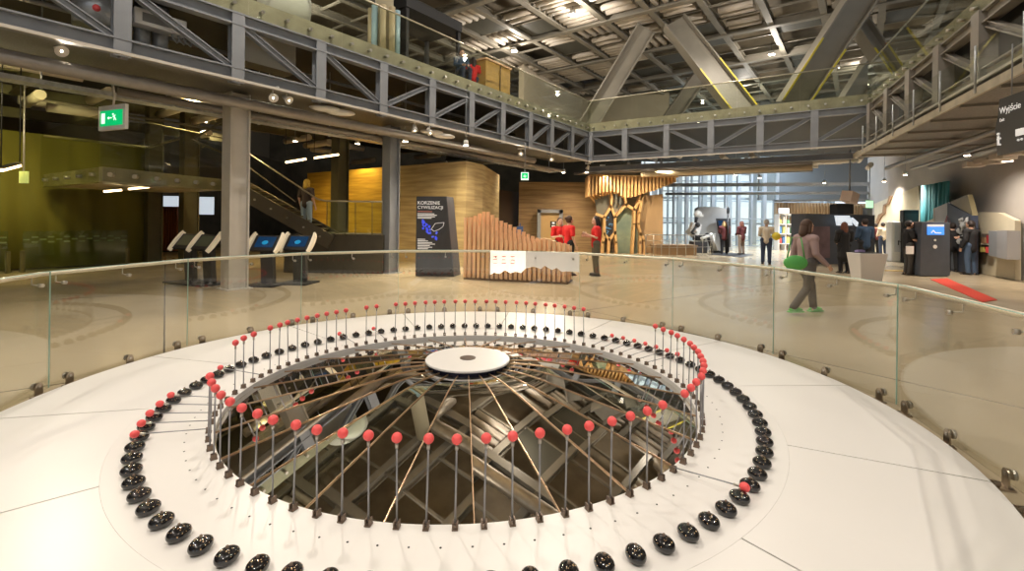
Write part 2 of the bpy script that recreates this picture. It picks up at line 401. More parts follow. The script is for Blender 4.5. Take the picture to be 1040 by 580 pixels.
def fp_(u, z): return pB + dAB * u + inn + Vector((0, 0, z))
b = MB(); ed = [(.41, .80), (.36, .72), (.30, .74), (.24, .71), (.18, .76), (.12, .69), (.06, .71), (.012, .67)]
b.prism([fp_(.012, 1.095), fp_(.41, 1.095)] + [fp_(u, z) for u, z in ed], inn * .1); b.build('white_patch', patch2, rail)
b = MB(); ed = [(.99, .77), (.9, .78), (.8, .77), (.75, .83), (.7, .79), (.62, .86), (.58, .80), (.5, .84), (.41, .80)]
b.prism([fp_(.41, 1.095), fp_(.99, 1.095)] + [fp_(u, z) for u, z in ed], inn * .1); b.build('fainter_white_patch', patch, rail)
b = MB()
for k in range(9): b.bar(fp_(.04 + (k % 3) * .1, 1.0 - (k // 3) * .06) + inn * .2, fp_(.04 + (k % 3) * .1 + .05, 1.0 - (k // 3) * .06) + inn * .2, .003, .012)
b.build('patch_print', RED, rail)

# ---------------------------------------------------------------- floor, roof, rear wall
def floor_mat():
    m = mat('polished_concrete', (.52, .43, .29), .2, noise=.14, nscale=.7, spec=.5)
    nt = m.node_tree; bs = nt.nodes['Principled BSDF']
    tc = nt.nodes.new('ShaderNodeTexCoord'); mp = nt.nodes.new('ShaderNodeMapping'); mp.inputs['Rotation'].default_value = (0, 0, R(-36)); mp.inputs['Scale'].default_value = (.16, .16, 1)
    br = nt.nodes.new('ShaderNodeTexBrick'); br.offset = 0; br.inputs['Scale'].default_value = 1; br.inputs['Mortar Size'].default_value = .0016; br.inputs['Brick Width'].default_value = 1; br.inputs['Row Height'].default_value = 1
    mx = nt.nodes.new('ShaderNodeMixRGB'); mx.blend_type = 'MIX'; mx.inputs[2].default_value = (.12, .10, .08, 1)
    old = bs.inputs['Base Color'].links[0].from_socket
    nt.links.new(tc.outputs['Object'], mp.inputs[0]); nt.links.new(mp.outputs[0], br.inputs[0]); nt.links.new(br.outputs['Fac'], mx.inputs[0])
    nt.links.new(old, mx.inputs[1]); nt.links.new(mx.outputs[0], bs.inputs['Base Color'])
    n2 = nt.nodes.new('ShaderNodeTexNoise'); n2.inputs['Scale'].default_value = 2.5; rr = nt.nodes.new('ShaderNodeMapRange'); rr.inputs[3].default_value = .13; rr.inputs[4].default_value = .27
    nt.links.new(tc.outputs['Object'], n2.inputs['Vector']); nt.links.new(n2.outputs[0], rr.inputs[0]); nt.links.new(rr.outputs[0], bs.inputs['Roughness'])
    return m
b = MB(); b.box((5, 22, -.15), (80, 80, .3)); struct(b.build('floor', floor_mat()))
ROOFZ = 11.0
b = MB(); b.box((5, 22, ROOFZ + 1.3), (80, 80, .2)); struct(b.build('ceiling', ROOFD))

AZ1 = 36.3
def dirv(az): return Vector((math.sin(R(az)), math.cos(R(az)), 0))
u1 = dirv(AZ1); v1 = dirv(AZ1 + 90)
# primary roof beams in two directions
def grid(s, t, z): return u1 * s + v1 * t + Vector((0, 0, z))
SP, TP = 4.8, 2.05
SHIFT = .6
def roofspan(t):  # keep the beams inside the building
    return -12, 56
bp = None
for i in range(-12, 11):
    t = i * TP + SHIFT; base = grid(22, t, ROOFZ)
    if bp is None:
        b = MB(); b.ibeam(-u1 * 36, u1 * 36, .26, .34, .05); bp = tag(b.build('roof_beam', ROOFB), 'long grey roof beam of the ceiling grid running away from the camera', 'beam', 'long roof beams running away'); o = bp
    else: o = bp.copy(); C.objects.link(o)
    o.location = base
bq = None
for j in range(-3, 13):
    s = j * SP + 1.0; base = grid(s, 0, ROOFZ - .02)
    if bq is None:
        b = MB(); b.ibeam(v1 * -26, v1 * 22, .3, .40, .06); bq = tag(b.build('cross_beam', ROOFB), 'deep grey roof beam crossing the ceiling grid from side to side', 'beam', 'roof beams crossing the ceiling'); o = bq
    else: o = bq.copy(); C.objects.link(o)
    o.location = base
# secondary slim bars
bs_ = None
for j in range(-3, 12):
    for h in (1.6, 3.2):
        s = j * SP + 1.0 + h; base = grid(s, 0, ROOFZ + .05)
        if bs_ is None:
            b = MB(); b.bar(v1 * -26, v1 * 22, .09, .09); bs_ = tag(b.build('grid_rail', ROOFB), 'slim rail between the deep roof beams', 'rail', 'slim ceiling grid rails'); o = bs_
        else: o = bs_.copy(); C.objects.link(o)
        o.location = base
# cassettes: baffles (round white tubes) and dark panels
cas = {}
def cassette(kind):
    if kind == 'a':
        t = thing('ceiling_baffle_set', '', 'ceiling baffles'); tb = None
        for k in range(4):
            b = MB(); c = (k - 1.5) * .36
            b.tube([u1 * c + v1 * -.8, u1 * c + v1 * .8], .14, 10); b.build('baffle_tube', TUBE, t)
    elif kind == 'b':
        t = thing('ceiling_baffle_set', '', 'ceiling baffles')
        for k in range(4):
            b = MB(); c = (k - 1.5) * .42
            b.tube([v1 * c + u1 * -.68, v1 * c + u1 * .68], .13, 10); b.build('baffle_tube', TUBE, t)
    elif kind == 'c':
        t = thing('ceiling_panel', '', 'ceiling panel'); b = MB(); b.bar(u1 * -.75, u1 * .75, 1.7, .05); b.build('perforated_sheet', PANELD, t)
    elif kind == 'e':
        t = thing('ceiling_baffle_set', '', 'ceiling baffles')
        for k in range(2):
            b = MB(); c = (k - .5) * .5
            b.tube([u1 * c + v1 * -.7, u1 * c + v1 * .7], .15, 10); b.build('baffle_tube', TUBE, t)
    return t
LB = {'a': 'set of four white tube baffles laid crosswise in the roof grid', 'b': 'set of four white tube baffles laid lengthwise in the roof grid', 'c': 'dark perforated sheet panel in the roof grid', 'e': 'pair of white tube baffles in the roof grid'}
GR = {'a': 'crosswise baffle sets', 'b': 'lengthwise baffle sets', 'c': 'dark ceiling panels', 'e': 'paired baffle sets'}
rnd = random.Random(3); cnt = 0
for i in range(-9, 9):
    for j in range(-2, 10):
        for h in range(3):
            t = (i + .5) * TP + SHIFT; s = j * SP + 1.0 + .8 + h * 1.6
            g = grid(s, t, ROOFZ + .02)
            if g.y < -6 or g.y > 38 or g.x < -13 or g.x > 21: continue
            kk = rnd.random()
            if g.y < 18.5: kk = kk * 5 if kk < .10 else kk + .62 if kk < .24 else 1
            lf = g.x < 8
            kind = ('a' if kk < .38 else 'b' if kk < .56 else 'e' if kk < .70 else 'c' if kk < .86 else None) if lf else ('e' if kk < .16 else 'c' if kk < .42 else None)
            if not kind or cnt > 285: continue
            cnt += 1
            if kind not in cas: cas[kind] = cassette(kind); o = cas[kind]; o['label'] = LB[kind]; o['group'] = GR[kind]
            else: o = dup(cas[kind])
            o.location = g
# long overhead air ducts above the pit, seen in the mirror
dn = 0
for (a, c, r_) in (((-6, 3), (4, -4), .28), ((-9, 8), (1, 1.5), .22), ((3, 9), (9, 3), .3), ((-3, 14), (6, 8), .24), ((8, 16), (14, 11), .28)):
    dn += 1; nmz = ['nearest over the pit', 'over the left of the pit', 'over the right of the pit', 'above the far side of the pit', 'farthest above the open hall'][dn - 1]
    b = MB(); z = ROOFZ - .55 - (.6 if dn == 3 else 0); A = Vector((*a, z)); B = Vector((*c, z)); d = (B - A).normalized(); n = Vector((-d.y, d.x, 0))
    b.tube([A + n * 1.4, A + n * .5, A + n * .15 + d * .12, A + d * .5, B], r_, 16)
    tag(b.build('air_duct', mat('duct_metal', (.5, .44, .36), .35, .7, noise=.2, nscale=3)), 'round metal air duct under the roof, ' + nmz, 'duct', 'roof air ducts')

# ---------------------------------------------------------------- galleries and trusses
PL = Vector((-5.545, 10.227, 0)); AZ2 = 123.0; AZ3 = 24.2
n1 = -v1; u2 = dirv(AZ2); n2 = Vector((math.sin(R(33)), math.cos(R(33)), 0)); u3 = dirv(AZ3); n3 = dirv(AZ3 + 90)
C1 = Vector((3.58, 22.65, 0)); C2 = Vector((12.6, 16.8, 0))
L0 = C1 - u1 * 29; R0 = C2 - u3 * 21
def zz(p, z): return Vector((p.x, p.y, z))
b = MB()
for q in ([L0, C1, C1 + n1 * 13, L0 + n1 * 13], [C1, C1 + n2 * 13, C1 + n1 * 13], [C1, C2, C2 + n2 * 13, C1 + n2 * 13], [C2, C2 + n3 * 12, C2 + n2 * 13], [C2, R0, R0 + n3 * 12, C2 + n3 * 12]):
    b.prism([zz(p, 5.86) for p in q], (0, 0, .40))
struct(b.build('floor', FASC))
b = MB()
for q in ([L0, C1, C1 + n1 * 13, L0 + n1 * 13], [C1, C1 + n2 * 13, C1 + n1 * 13], [C1, C2, C2 + n2 * 13, C1 + n2 * 13], [C2, C2 + n3 * 12, C2 + n2 * 13], [C2, R0, R0 + n3 * 12, C2 + n3 * 12]):
    b.prism([zz(p, 5.851) for p in q], (0, 0, .012))
struct(b.build('ceiling', mat('dark_soffit', (.05, .048, .045), .7)))
def truss(name, label, A, dr, ys, tops, out, m):
    t = thing(name, label, 'truss', zz(A, 0), 0); t.location = zz(A, 4.4)
    def pt(s, z, off=0): return zz(A + dr * s + out * off, z)
    L = [y for y in ys]; s0, s1 = min(L), max(L)
    b = MB(); b.ibeam(pt(s0, 4.585), pt(s1, 4.585), .22, .27, .03); b.build('lower_chord', m, t, True)
    b = MB(); b.ibeam(pt(s0, 5.72), pt(s1, 5.72), .22, .26, .03); b.build('upper_chord', m, t, True)
    for s in L:
        b = MB(); b.ibeam(pt(s, 4.4), pt(s, 5.86), .34 if m is STEELD else .25, .30 if m is STEELD else .2, .03, up=tuple(out))
        if m is STEELD:
            for sg_ in (-1, 1): b.bar(pt(s + sg_ * .155, 4.4), pt(s + sg_ * .155, 5.86), .02, .24, up=tuple(out))
        b.build('vertical_post', m, t, True)
    for i in range(len(L) - 1):
        a, c = L[i], L[i + 1]; down = tops[i]
        b = MB()
        if down: b.ibeam(pt(a + .1, 5.62), pt(c - .1, 4.72), .13, .13, .025)
        else: b.ibeam(pt(a + .1, 4.72), pt(c - .1, 5.62), .13, .13, .025)
        b.build('diagonal_brace', m, t, True)
    b = MB(); b.bar(pt(s0, 4.43, -.2), pt(s1, 4.43, -.2), .05, .05); b.build('ledge_strip', mat('pale_ledge', (.6, .56, .5), .45), t, True)
    return t
ysL = [-1.85 * k + 0 for k in range(16)]  # distances back from C1
ysL = sorted([-(C1 - PL).length + (y - PL.y) / math.cos(R(AZ1)) for y in (8.37, 9.91, 11.42, 12.91, 14.37, 15.81, 17.19, 18.61, 19.9, 21.3)] + [0] + [-19.55, -21.4, -23.3, -25.1, -27])
truss('steel_truss', 'long grey steel lattice truss carrying the left gallery edge', C1, u1, ysL, [i < 8 for i in range(15)], n1, STEEL)
ys2 = [(W(x, 150, C1, AZ2) - C1).dot(u2) for x in (598, 635, 677, 722, 772, 827)] + [(C2 - C1).length]
truss('steel_truss', 'short grey steel lattice truss carrying the far gallery edge', C1, u2, [abs(y) if abs(y) > .05 else .12 for y in ys2], [True, True, True, False, False, False], n2, STEEL)
ys3 = [-.3 - 1.95 * k for k in range(10)][::-1]
truss('steel_truss', 'warm grey steel lattice truss carrying the right gallery edge', C2, u3, ys3, [False] * 9, n3, STEELD)

def gallery_rail(label, A, dr, L, out, n, zb=5.80):
    t = thing('gallery_balustrade', label, 'balustrade', zz(A, zb)); step = L / n
    for i in range(n):
        a, c = i * step + .008, (i + 1) * step - .008; b = MB()
        b.bar(zz(A + dr * a - out * .09, (zb + 7.3) / 2), zz(A + dr * c - out * .09, (zb + 7.3) / 2), .014, 7.3 - zb); b.build('glass_panel', GLASSO, t, True)
        for k in range(4):
            s = a + (k + .5) * (c - a) / 4
            b = MB(); q = zz(A + dr * s, 6.03); b.tube([q - out * .02, q - out * .14], .036, 14); b.build('glass_button', CHROME, t, True)
    b = MB(); b.tube([zz(A - out * .03, 7.33), zz(A + dr * L - out * .03, 7.33)], .025, 10); b.build('handrail', mat('gallery_handrail', (.55, .5, .38), .35, .6), t, True)
    return t
gallery_rail('frameless glass balustrade with steel buttons along the left gallery', L0 - n1 * .0, u1, 29, n1, 13)
gallery_rail('frameless glass balustrade with steel buttons along the far gallery', C1, u2, (C2 - C1).length, n2, 5)
gallery_rail('frameless glass balustrade with steel buttons along the right gallery', R0, u3, 21, n3, 9)

# soffits, pipes and trays beside the left truss
def lp(s, z, off): return zz(PL + u1 * s + n1 * off, z)
b = MB(); b.prism([lp(-12, 4.47, .18), lp(15.2, 4.47, .18), lp(15.2, 4.47, 1.5), lp(-12, 4.47, 1.5)], (0, 0, .04)); tag(b.build('soffit_sheet', SOFF), 'grey mesh soffit running under the left truss', 'soffit')
b = MB(); b.tube([lp(-12, 4.12, .48), lp(11.5, 4.12, .48)], .125, 16); tag(b.build('service_pipe', PIPE), 'thick grey pipe running under the left truss', 'pipe')
b = MB(); b.tube([lp(-2, 4.08, 1.35), lp(15.5, 4.08, 1.35)], .08, 12); tag(b.build('service_pipe', PIPE), 'thinner grey pipe behind the thick pipe under the left truss', 'pipe')
tr = thing('cable_tray', 'perforated galvanised cable tray with hangers below the left gallery', 'cable tray', lp(-12, 4.0, 1.6))
b = MB(); b.prism([lp(-12, 3.99, 1.5), lp(15, 3.99, 1.5), lp(15, 3.99, 1.85), lp(-12, 3.99, 1.85)], (0, 0, .012)); b.bar(lp(-12, 4.03, 1.5), lp(15, 4.03, 1.5), .012, .09); b.bar(lp(-12, 4.03, 1.85), lp(15, 4.03, 1.85), .012, .09); b.build('tray', ZINC, tr, True)
for k in range(14):
    b = MB(); s = -11 + k * 2; b.bar(lp(s, 4.0, 1.4), lp(s, 4.0, 1.95), .04, .03); b.bar(lp(s, 4.0, 1.92), lp(s, 5.86, 1.92), .02, .02); b.build('hanger', ZINC, tr, True)
# columns under the galleries
def column(x, y, w, m, label, ztop=4.47):
    t = thing('steel_column', label, 'column', (x, y, 0), R(-AZ1) if x < 2 else R(-AZ3))
    b = MB(); b.ibeam((0, 0, .02), (0, 0, ztop), w, w, .03, up=(0, 1, 0)); b.bar((w * .25, 0, .02), (w * .25, 0, ztop), .02, w - .03, up=(0, 1, 0)); b.bar((-w * .25, 0, .02), (-w * .25, 0, ztop), .02, w - .03, up=(0, 1, 0)); b.build('shaft', m, t)
    b = MB(); b.box((0, 0, .01), (w + .14, w + .14, .02)); b.build('base_plate', m, t); return t
column(-6.27, 10.8, .42, STEELL, 'pale steel column left of the touchscreen stands', 4.4)
column(-3.66, 14.35, .37, STEEL, 'blue grey steel column left of the rammed earth wall', 4.4)
q = P(155, 285, 16.2); column(q.x, q.y, .42, OLIVES, 'olive lit steel column beside the olive curtain', 5.86)
q = P(191, 283, 16.4); column(q.x, q.y, .46, OLIVES, 'olive grey steel column behind the left touchscreen stands', 5.86)
q = P(345, 200, 17.5); column(q.x, q.y, .45, OLIVES, 'grey column in front of the yellow lit rammed earth wall', 5.86)

# right walkway below the right truss
def rp(s, z, off): return zz(C2 - u3 * s + n3 * off, z)
b = MB(); b.prism([rp(-.5, 4.08, -.35), rp(20, 4.08, -.35), rp(20, 4.08, 3.2), rp(-.5, 4.08, 3.2)], (0, 0, .05)); struct(b.build('ceiling', SOFF))
for k in range(13):
    b = MB(); b.bar(rp(.2 + k * 1.55, 4.053, -.3), rp(.2 + k * 1.55, 4.053, 3.15), .06, .05); tag(b.build('soffit_batten', STEELD), 'slim steel batten under the right walkway soffit', 'batten', 'soffit battens under the right walkway')
b = MB(); b.bar(rp(-.5, 4.13, -.38), rp(20, 4.13, -.38), .05, .16); tag(b.build('ledge_beam', FASC), 'pale edge beam along the underside of the right walkway', 'beam')
wr = thing('walkway_balustrade', 'low glass balustrade with thin posts below the right truss', 'balustrade', rp(0, 4.2, -.4))
for k in range(12):
    s = .9 + k * 1.6
    b = MB(); b.tube([rp(s, 4.1, -.42), rp(s, 4.98, -.42)], .018, 8); b.build('post', ZINC, wr, True)
    b = MB(); b.bar(rp(s + .05, 4.6, -.42), rp(s + 1.55, 4.6, -.42), .012, .7); b.build('glass_panel', GLASSW, wr, True)
pk = 0
for (off, z, rr_) in ((1.2, 3.9, .07), (2.0, 3.86, .05), (2.6, 3.9, .10)):
    b = MB(); b.tube([rp(-3, z, off), rp(16, z, off)], rr_, 12); tag(b.build('service_pipe', PIPE), ('%s pipe under the right walkway' % ['medium grey', 'slimmest grey', 'thickest grey'][pk]), 'pipe'); pk += 1
b = MB()
for k in range(15):
    a = rp(1.5 + k * .62, 3.5 + .05 * math.sin(k * 2.1), 2.25 + .1 * math.sin(k * 1.3)); b.box(a, (.42, .5, .13), R(-30 + 20 * math.sin(k)), ry=.2 * math.sin(k * 3))
tag(b.build('cable_bundle', TUBE), 'crumpled run of pale insulated bundles under the right walkway', 'ducting')

# far services under the far gallery
def fp(s, z, off): return zz(C1 + u2 * s + n2 * off, z)
b = MB(); b.ibeam(fp(-.5, 4.2, .9), fp(10.3, 4.2, .9), .2, .24, .03); tag(b.build('service_beam', STEEL), 'steel beam right behind the far truss', 'beam')
fk = 0
for (off, z, r_, m_) in ((.6, 3.98, .06, PIPE), (1.8, 3.92, .12, mat('cream_duct', (.62, .52, .36), .4)), (2.6, 4.15, .10, PIPE), (3.6, 4.0, .08, PIPE)):
    b = MB(); b.tube([fp(-1 if off != 1.8 else 2, z, off), fp(9.0, z, off)], r_, 12); tag(b.build('service_pipe', m_), ['thin pipe just behind the far truss', 'cream lit duct under the far gallery', 'grey pipe behind the cream duct', 'hindmost grey pipe under the far gallery'][fk], 'pipe'); fk += 1
bb0 = None
for k in range(26):
    r_ = random.Random(k); s = r_.uniform(-1, 12); off = r_.uniform(2, 11)
    if bb0 is None:
        b = MB(); b.tube([(-.9, 0, 0), (.9, 0, 0)], .13, 10); bb0 = b.build('ceiling_baffle', TUBE); o = tag(bb0, 'white tube baffle hung under the far gallery', 'baffle', 'tube baffles under the far gallery')
    else: o = bb0.copy(); C.objects.link(o)
    o.location = fp(s, 4.9 + r_.uniform(-.2, .3), off); o.rotation_euler = (0, 0, R(-33 + (90 if k % 3 else 0)))
for k in range(34):
    r_ = random.Random(k + 99); s = r_.uniform(-4, 16); off = r_.uniform(3, 11)
    o = bb0.copy(); C.objects.link(o); tag(o, 'white tube baffle hung under the left gallery', 'baffle', 'tube baffles under the left gallery')
    o.location = lp(s, 4.75 + r_.uniform(-.2, .3), off); o.rotation_euler = (0, 0, R(90 - AZ1 + (90 if k % 3 else 0)))
for k in range(7):
    b = MB(); s = -6 + k * 3.6; b.ibeam(lp(s, 5.3, 1.8), lp(s, 5.3, 9.5), .2, .35, .03)
    tag(b.build('gallery_joist', OLIVES), 'olive lit steel joist under the left gallery floor', 'joist', 'joists under the left gallery')
# clutter seen inside the left truss: ducts, unit, cabinet
b = MB(); q = W(268, 54, PL + n1 * 1.0, AZ1); b.box(q, (1.3, .5, .75), R(90 - AZ1)); tag(b.build('pale_duct_box', mat('cream_metal', (.6, .56, .45), .5)), 'cream ribbed ventilation box seen through the left truss', 'duct')
b = MB()
for k in range(4): b.tube([lp(-2.35 + k * .3, 4.75, .9), lp(-2.35 + k * .3, 5.8, .9)], .14, 12)
tag(b.build('foil_duct', ZINC), 'shiny foil wrapped ducts standing behind the left truss', 'duct')
b = MB(); b.tube([W(98, 28, PL + n1 * .7, AZ1), W(98, -8, PL + n1 * .7, AZ1)], .34, 20); b.ball(W(98, 8, PL + n1 * .32, AZ1), .06, m=1)
tag(b.build('foil_duct', [ZINC, RED]), 'large foil wrapped duct with a red knob behind the left truss', 'duct')
un = thing('ventilation_unit', 'white louvred ventilation unit with hoses inside the left truss', 'unit', W(161, 37, PL + n1 * .45, AZ1), R(90 - AZ1))
b = MB(); b.box((0, 0, .25), (.85, .3, .3)); b.build('casing', WHITEP, un, bevel=.02)
b = MB(); b.box((0, -.152, .25), (.6, .01, .16)); b.build('grille', mat('grille_grey', (.2, .2, .2), .5), un)
for k in range(3):
    b = MB(); b.tube([(.2 + k * .1, -.05, .1), (.22 + k * .1, -.08, 0), (.3 + k * .12, -.02, -.04), (.4 + k * .1, .1, .1)], .015, 8); b.build('hose', GREYP, un)
for i, s in enumerate((-6.5, -2, 3, 8)):
    b = MB(); b.tube([lp(s - 3, 5.35, 1.2), lp(s + 2, 5.35, 1.2), lp(s + 2.3, 5.35, 1.5), lp(s + 2.3, 5.35, 3)], .05, 8); tag(b.build('conduit', PIPE), 'grey conduit behind the left truss, ' + ['nearest of four', 'second of four', 'third of four', 'farthest of four'][i], 'pipe', 'conduits behind the left truss')

# roof struts (leaning box columns)
OP = C1 + n2 * .9
def fz(x, y, z=None, off=.9):
    o = C1 + n2 * off; return W(x, y, o, AZ2)
def strut(a, c, w, label, yel=True):
    t = thing('leaning_strut', label, 'column', a)
    b = MB(); d = (c - a).normalized();
    side = d.cross(Vector((0, -1, 0))).normalized()
    b.bar(a, c, w, .10, up=(0, -1, 0)); b.build('web_plate', mat('strut_paint', (.27, .25, .21), .5, .1, noise=.1, nscale=2), t, True)
    for sg in (-1, 1):
        o = side * (sg * w / 2)
        b = MB(); b.bar(a + o, c + o, .06, .55, up=(0, -1, 0)); b.build('flange', mat('strut_edge', (.28, .26, .22), .5, .1), t, True)
        if yel:
            b = MB(); e = a + (c - a) * .5; b.bar(a + o + Vector((0, -.29, 0)), e + o + Vector((0, -.29, 0)), .07, .02, up=(0, -1, 0)); b.build('yellow_edge', YELM, t, True)
    return t
def ext(a, c, z0=6.26, z1=10.62):
    d = c - a; return a + d * ((z0 - a.z) / d.z), a + d * ((z1 - a.z) / d.z)
a, c = ext(fz(600, 122), fz(660, 22)); strut(a, c, .85, 'leaning steel strut at the left corner of the far gallery', False)
a, c = ext(fz(757, 116), fz(680, 17)); strut(a, c, .95, 'leaning steel strut in the middle of the far gallery, tilted left')
a, c = ext(fz(800, 112), fz(873, 0)); strut(a, c, .95, 'leaning steel strut in the middle of the far gallery, tilted right')
o9 = 9.0
a, c = ext(fz(678, 124, off=o9), fz(708, 82, off=o9)); strut(a, c, .8, 'smaller leaning strut behind, left of the middle strut pair', False)
a, c = ext(fz(862, 104, off=o9), fz(895, 52, off=o9)); strut(a, c, .9, 'brown leaning strut behind the right end of the far gallery', False)
a, c = ext(fz(915, 88, off=2), fz(893, 55, off=2)); strut(a, c, .5, 'yellow edged strut at the right corner of the far gallery')

# things standing on the galleries
b = MB(); a = P(503, 102, 17.5); w_ = thing('display_case', 'ochre wooden display case on the left gallery', 'case', zz(lp(9.2, 6.26, .9), 6.26), R(90 - AZ1))
b = MB(); b.box((0, 0, .62), (1.5, .6, 1.24)); b.build('case_body', mat('ochre_board', (.55, .33, .08), .6, noise=.15), w_, bevel=.01)
b = MB(); b.box((0, 0, 1.27), (1.6, .7, .06)); b.build('case_top', WOODL, w_)
b = MB(); b.box((.1, -.31, .62), (.03, .02, 1.2)); b.build('corner_post', BLACKM, w_)
bo = thing('dark_booth', 'black open booth frame standing on the left gallery', 'booth', zz(lp(6.4, 6.26, 1.2), 6.26), R(90 - AZ1))
for i, (x, y) in enumerate(((-1.2, 0), (1.2, 0), (1.2, 1.6), (-1.2, 1.6))):
    b = MB(); b.box((x, y, 1.05), (.12, .12, 2.1)); b.build('post', BLACKM, bo)
b = MB(); b.box((0, .8, 2.25), (2.6, 1.8, .35)); b.build('canopy', BLACKM, bo)
b = MB(); b.box((-1.2, .8, 1.05), (.06, 1.5, 2.0)); b.build('side_panel', BLACKM, bo)
tb = thing('tube_cluster', 'bundle of tall cream and pale blue tubes on the left gallery', 'exhibit', zz(lp(4.1, 6.26, .9), 6.26))
for k in range(9):
    a = 2 * PI * k / 9; b = MB(); b.tube([(.38 * math.cos(a), .38 * math.sin(a), 0), (.38 * math.cos(a), .38 * math.sin(a), 1.5)], .09, 10)
    b.build('tube', mat('pale_blue_tube', (.45, .65, .75), .3) if k % 3 == 0 else mat('cream_tube', (.62, .52, .33), .4), tb)
b = MB(); b.tube([(0, 0, 0), (0, 0, 4.4)], .26, 16); b.build('mast', mat('mast_cream', (.5, .44, .3), .5), tb)
b = MB(); b.lathe([(0, 0), (.55, 0), (.6, .5), (.6, .72), (.45, .78), (0, .78)], zz(lp(1.1, 6.26, .9), 6.26), 28)
tag(b.build('white_drum', WHITEP), 'white round drum table on the left gallery', 'drum')
# upper walls
a = Vector((.6, 28.5, 0)); c = Vector((5.2, 36, 0)); e = Vector((11.2, 34.3, 0))
b = MB(); b.prism([zz(a, 6.2), zz(c, 6.2), zz(c, 11), zz(a, 11)], (-.3, .2, 0)); b.prism([zz(c, 6.2), zz(e, 6.2), zz(e, 11), zz(c, 11)], (0, .3, 0))
struct(b.build('wall_far', mat('upper_plaster', (.50, .43, .33), .7, noise=.06, nscale=1)))
b = MB(); b.box((-9, 41.6, 8.5), (26, .3, 5.2)); b.box((-20, 16, 8.5), (.3, 56, 5.2)); struct(b.build('wall_left', mat('upper_side_wall', (.16, .14, .11), .8)))

# ---------------------------------------------------------------- outer shell
b = MB(); b.box((-17.8, 15, 2.95), (.3, 50, 5.9)); b.box((-7.5, 39, 5.5), (36, .3, 11)); struct(b.build('wall_left', DARKW))
rw = Vector((15.6, 14.7, 0)); RAZ = 24.0; ur = dirv(RAZ); nr = dirv(RAZ + 90)
b = MB(); b.prism([zz(rw - ur * 26, 0), zz(rw + ur * 17, 0), zz(rw + ur * 17, 5.86), zz(rw - ur * 26, 5.86)], nr * .3); struct(b.build('wall_right', WALLR))
b = MB()
for (x0, x1, z0, z1) in ((-18, -15, 0, 11), (-15, -6, 0, 6.6), (-15, 18, 10.4, 11), (-6, -1.2, 0, .3), (-6, -1.2, 3.2, 6.6), (-1.2, 1.6, 0, 6.6), (1.6, 6.0, 0, .3), (1.6, 6.0, 3.2, 6.6), (6.0, 18, 0, 6.6), (18, 22, 0, 11)):
    b.box(((x0 + x1) / 2, -9, (z0 + z1) / 2), (x1 - x0, .3, z1 - z0))
struct(b.build('wall_back', mat('rear_wall', (.30, .24, .16), .8, noise=.1, nscale=1)))
for i, x0 in enumerate((-6, 1.6)):
    w = 4.8 if i == 0 else 4.4; b = MB()
    for k in range(4): b.box((x0 + w * k / 3, -9, 1.75), (.07, .12, 2.9))
    b.box((x0 + w / 2, -9, .33), (w, .12, .06)); b.box((x0 + w / 2, -9, 3.17), (w, .12, .06)); struct(b.build('window_%d' % (i + 3), WINL))
b = MB()
for k in range(18): b.box((-15 + 33 * k / 17, -9, 8.5), (.09, .14, 3.8))
b.box((1.5, -9, 8.5), (33, .12, .08)); struct(b.build('window_5', WINL))  # unseen high window band, added for daylight fill and blue mirror streaks
# far facade: tall mullioned glazing
def facade(nm, x0, x1, y, z0, z1, nx, nz, m=WINL, t=.12):
    b = MB()
    for k in range(nx + 1): b.box((x0 + (x1 - x0) * k / nx, y, (z0 + z1) / 2), (t if k % 2 else t * 1.8, .25, z1 - z0))
    for k in range(nz + 1): b.box(((x0 + x1) / 2, y, z0 + (z1 - z0) * k / nz), (x1 - x0, .14, .09))
    o = struct(b.build(nm, m)); g = MB(); g.box(((x0 + x1) / 2, y + .02, (z0 + z1) / 2), (x1 - x0, .03, z1 - z0)); g.build('pane', GLASS, o); return o
facade('window_1', 10.6, 18.9, 34, 0, 5.8, 9, 3)
b = MB(); b.box((25.5, 36.6, 7.2), (13.2, .3, 7.6)); struct(b.build('wall_far', mat('far_grey_wall', (.20, .21, .22), .7)))
for i, (y_, h_) in enumerate(((187, .22), (196, .16), (203, .12))):
    b = MB(); a_, c_ = P(676 if i < 2 else 786, y_ + 1, 31), P(884, y_, 30); b.bar(a_, c_, .2, h_); tag(b.build('crossing_beam', STEEL), 'horizontal steel beam before the far glazing, ' + ['highest', 'middle', 'lowest and shortest'][i], 'beam')
facade('window_2', 11.2, 30, 44.5, 0.0, 11, 17, 6)
b = MB()
for k in range(9): b.box((11.5 + k * 2.0, 38.5, 2.9), (.35, .35, 5.8))
for k in range(3): b.box((19, 38.5, 1.6 + k * 2.0), (16.5, .2, .2))
tag(b.build('outer_steel_frame', WINL), 'pale blue steel frame behind the far glazing', 'frame')

# ---------------------------------------------------------------- left wing
def curtain(name, A, B, z0, z1, m, amp=.09, n=160, per=26):
    b = MB(); d = B - A; nrm = Vector((-d.y, d.x, 0)).normalized(); vs = []
    for i in range(n + 1):
        f = i / n; p = A + d * f + nrm * (amp * math.sin(f * per * 2 * PI) + amp * .6 * math.sin(f * per * 2.7 + 1))
        vs += [zz(p, z0), zz(p + nrm * .05, z1)]
    b.add(vs, [(2 * i, 2 * i + 2, 2 * i + 3, 2 * i + 1) for i in range(n)], 0, True)
    o = b.build(name, m); s = o.modifiers.new('thickness', 'SOLIDIFY'); s.thickness = .02; return o
A = zz(P(-140, 250, 11.5), 0); B = zz(P(146, 250, 16.2), 0)
tag(curtain('curtain', A, B, .05, 4.0, OLIVE, .03, 160, 9), 'tall olive green curtain wall at the far left', 'curtain')
q = (A + (B - A) * .55, A + (B - A) * .97, A + (B - A) * .1, A + (B - A) * .50); fw = Vector((.4, -1, 0)).normalized() * .9
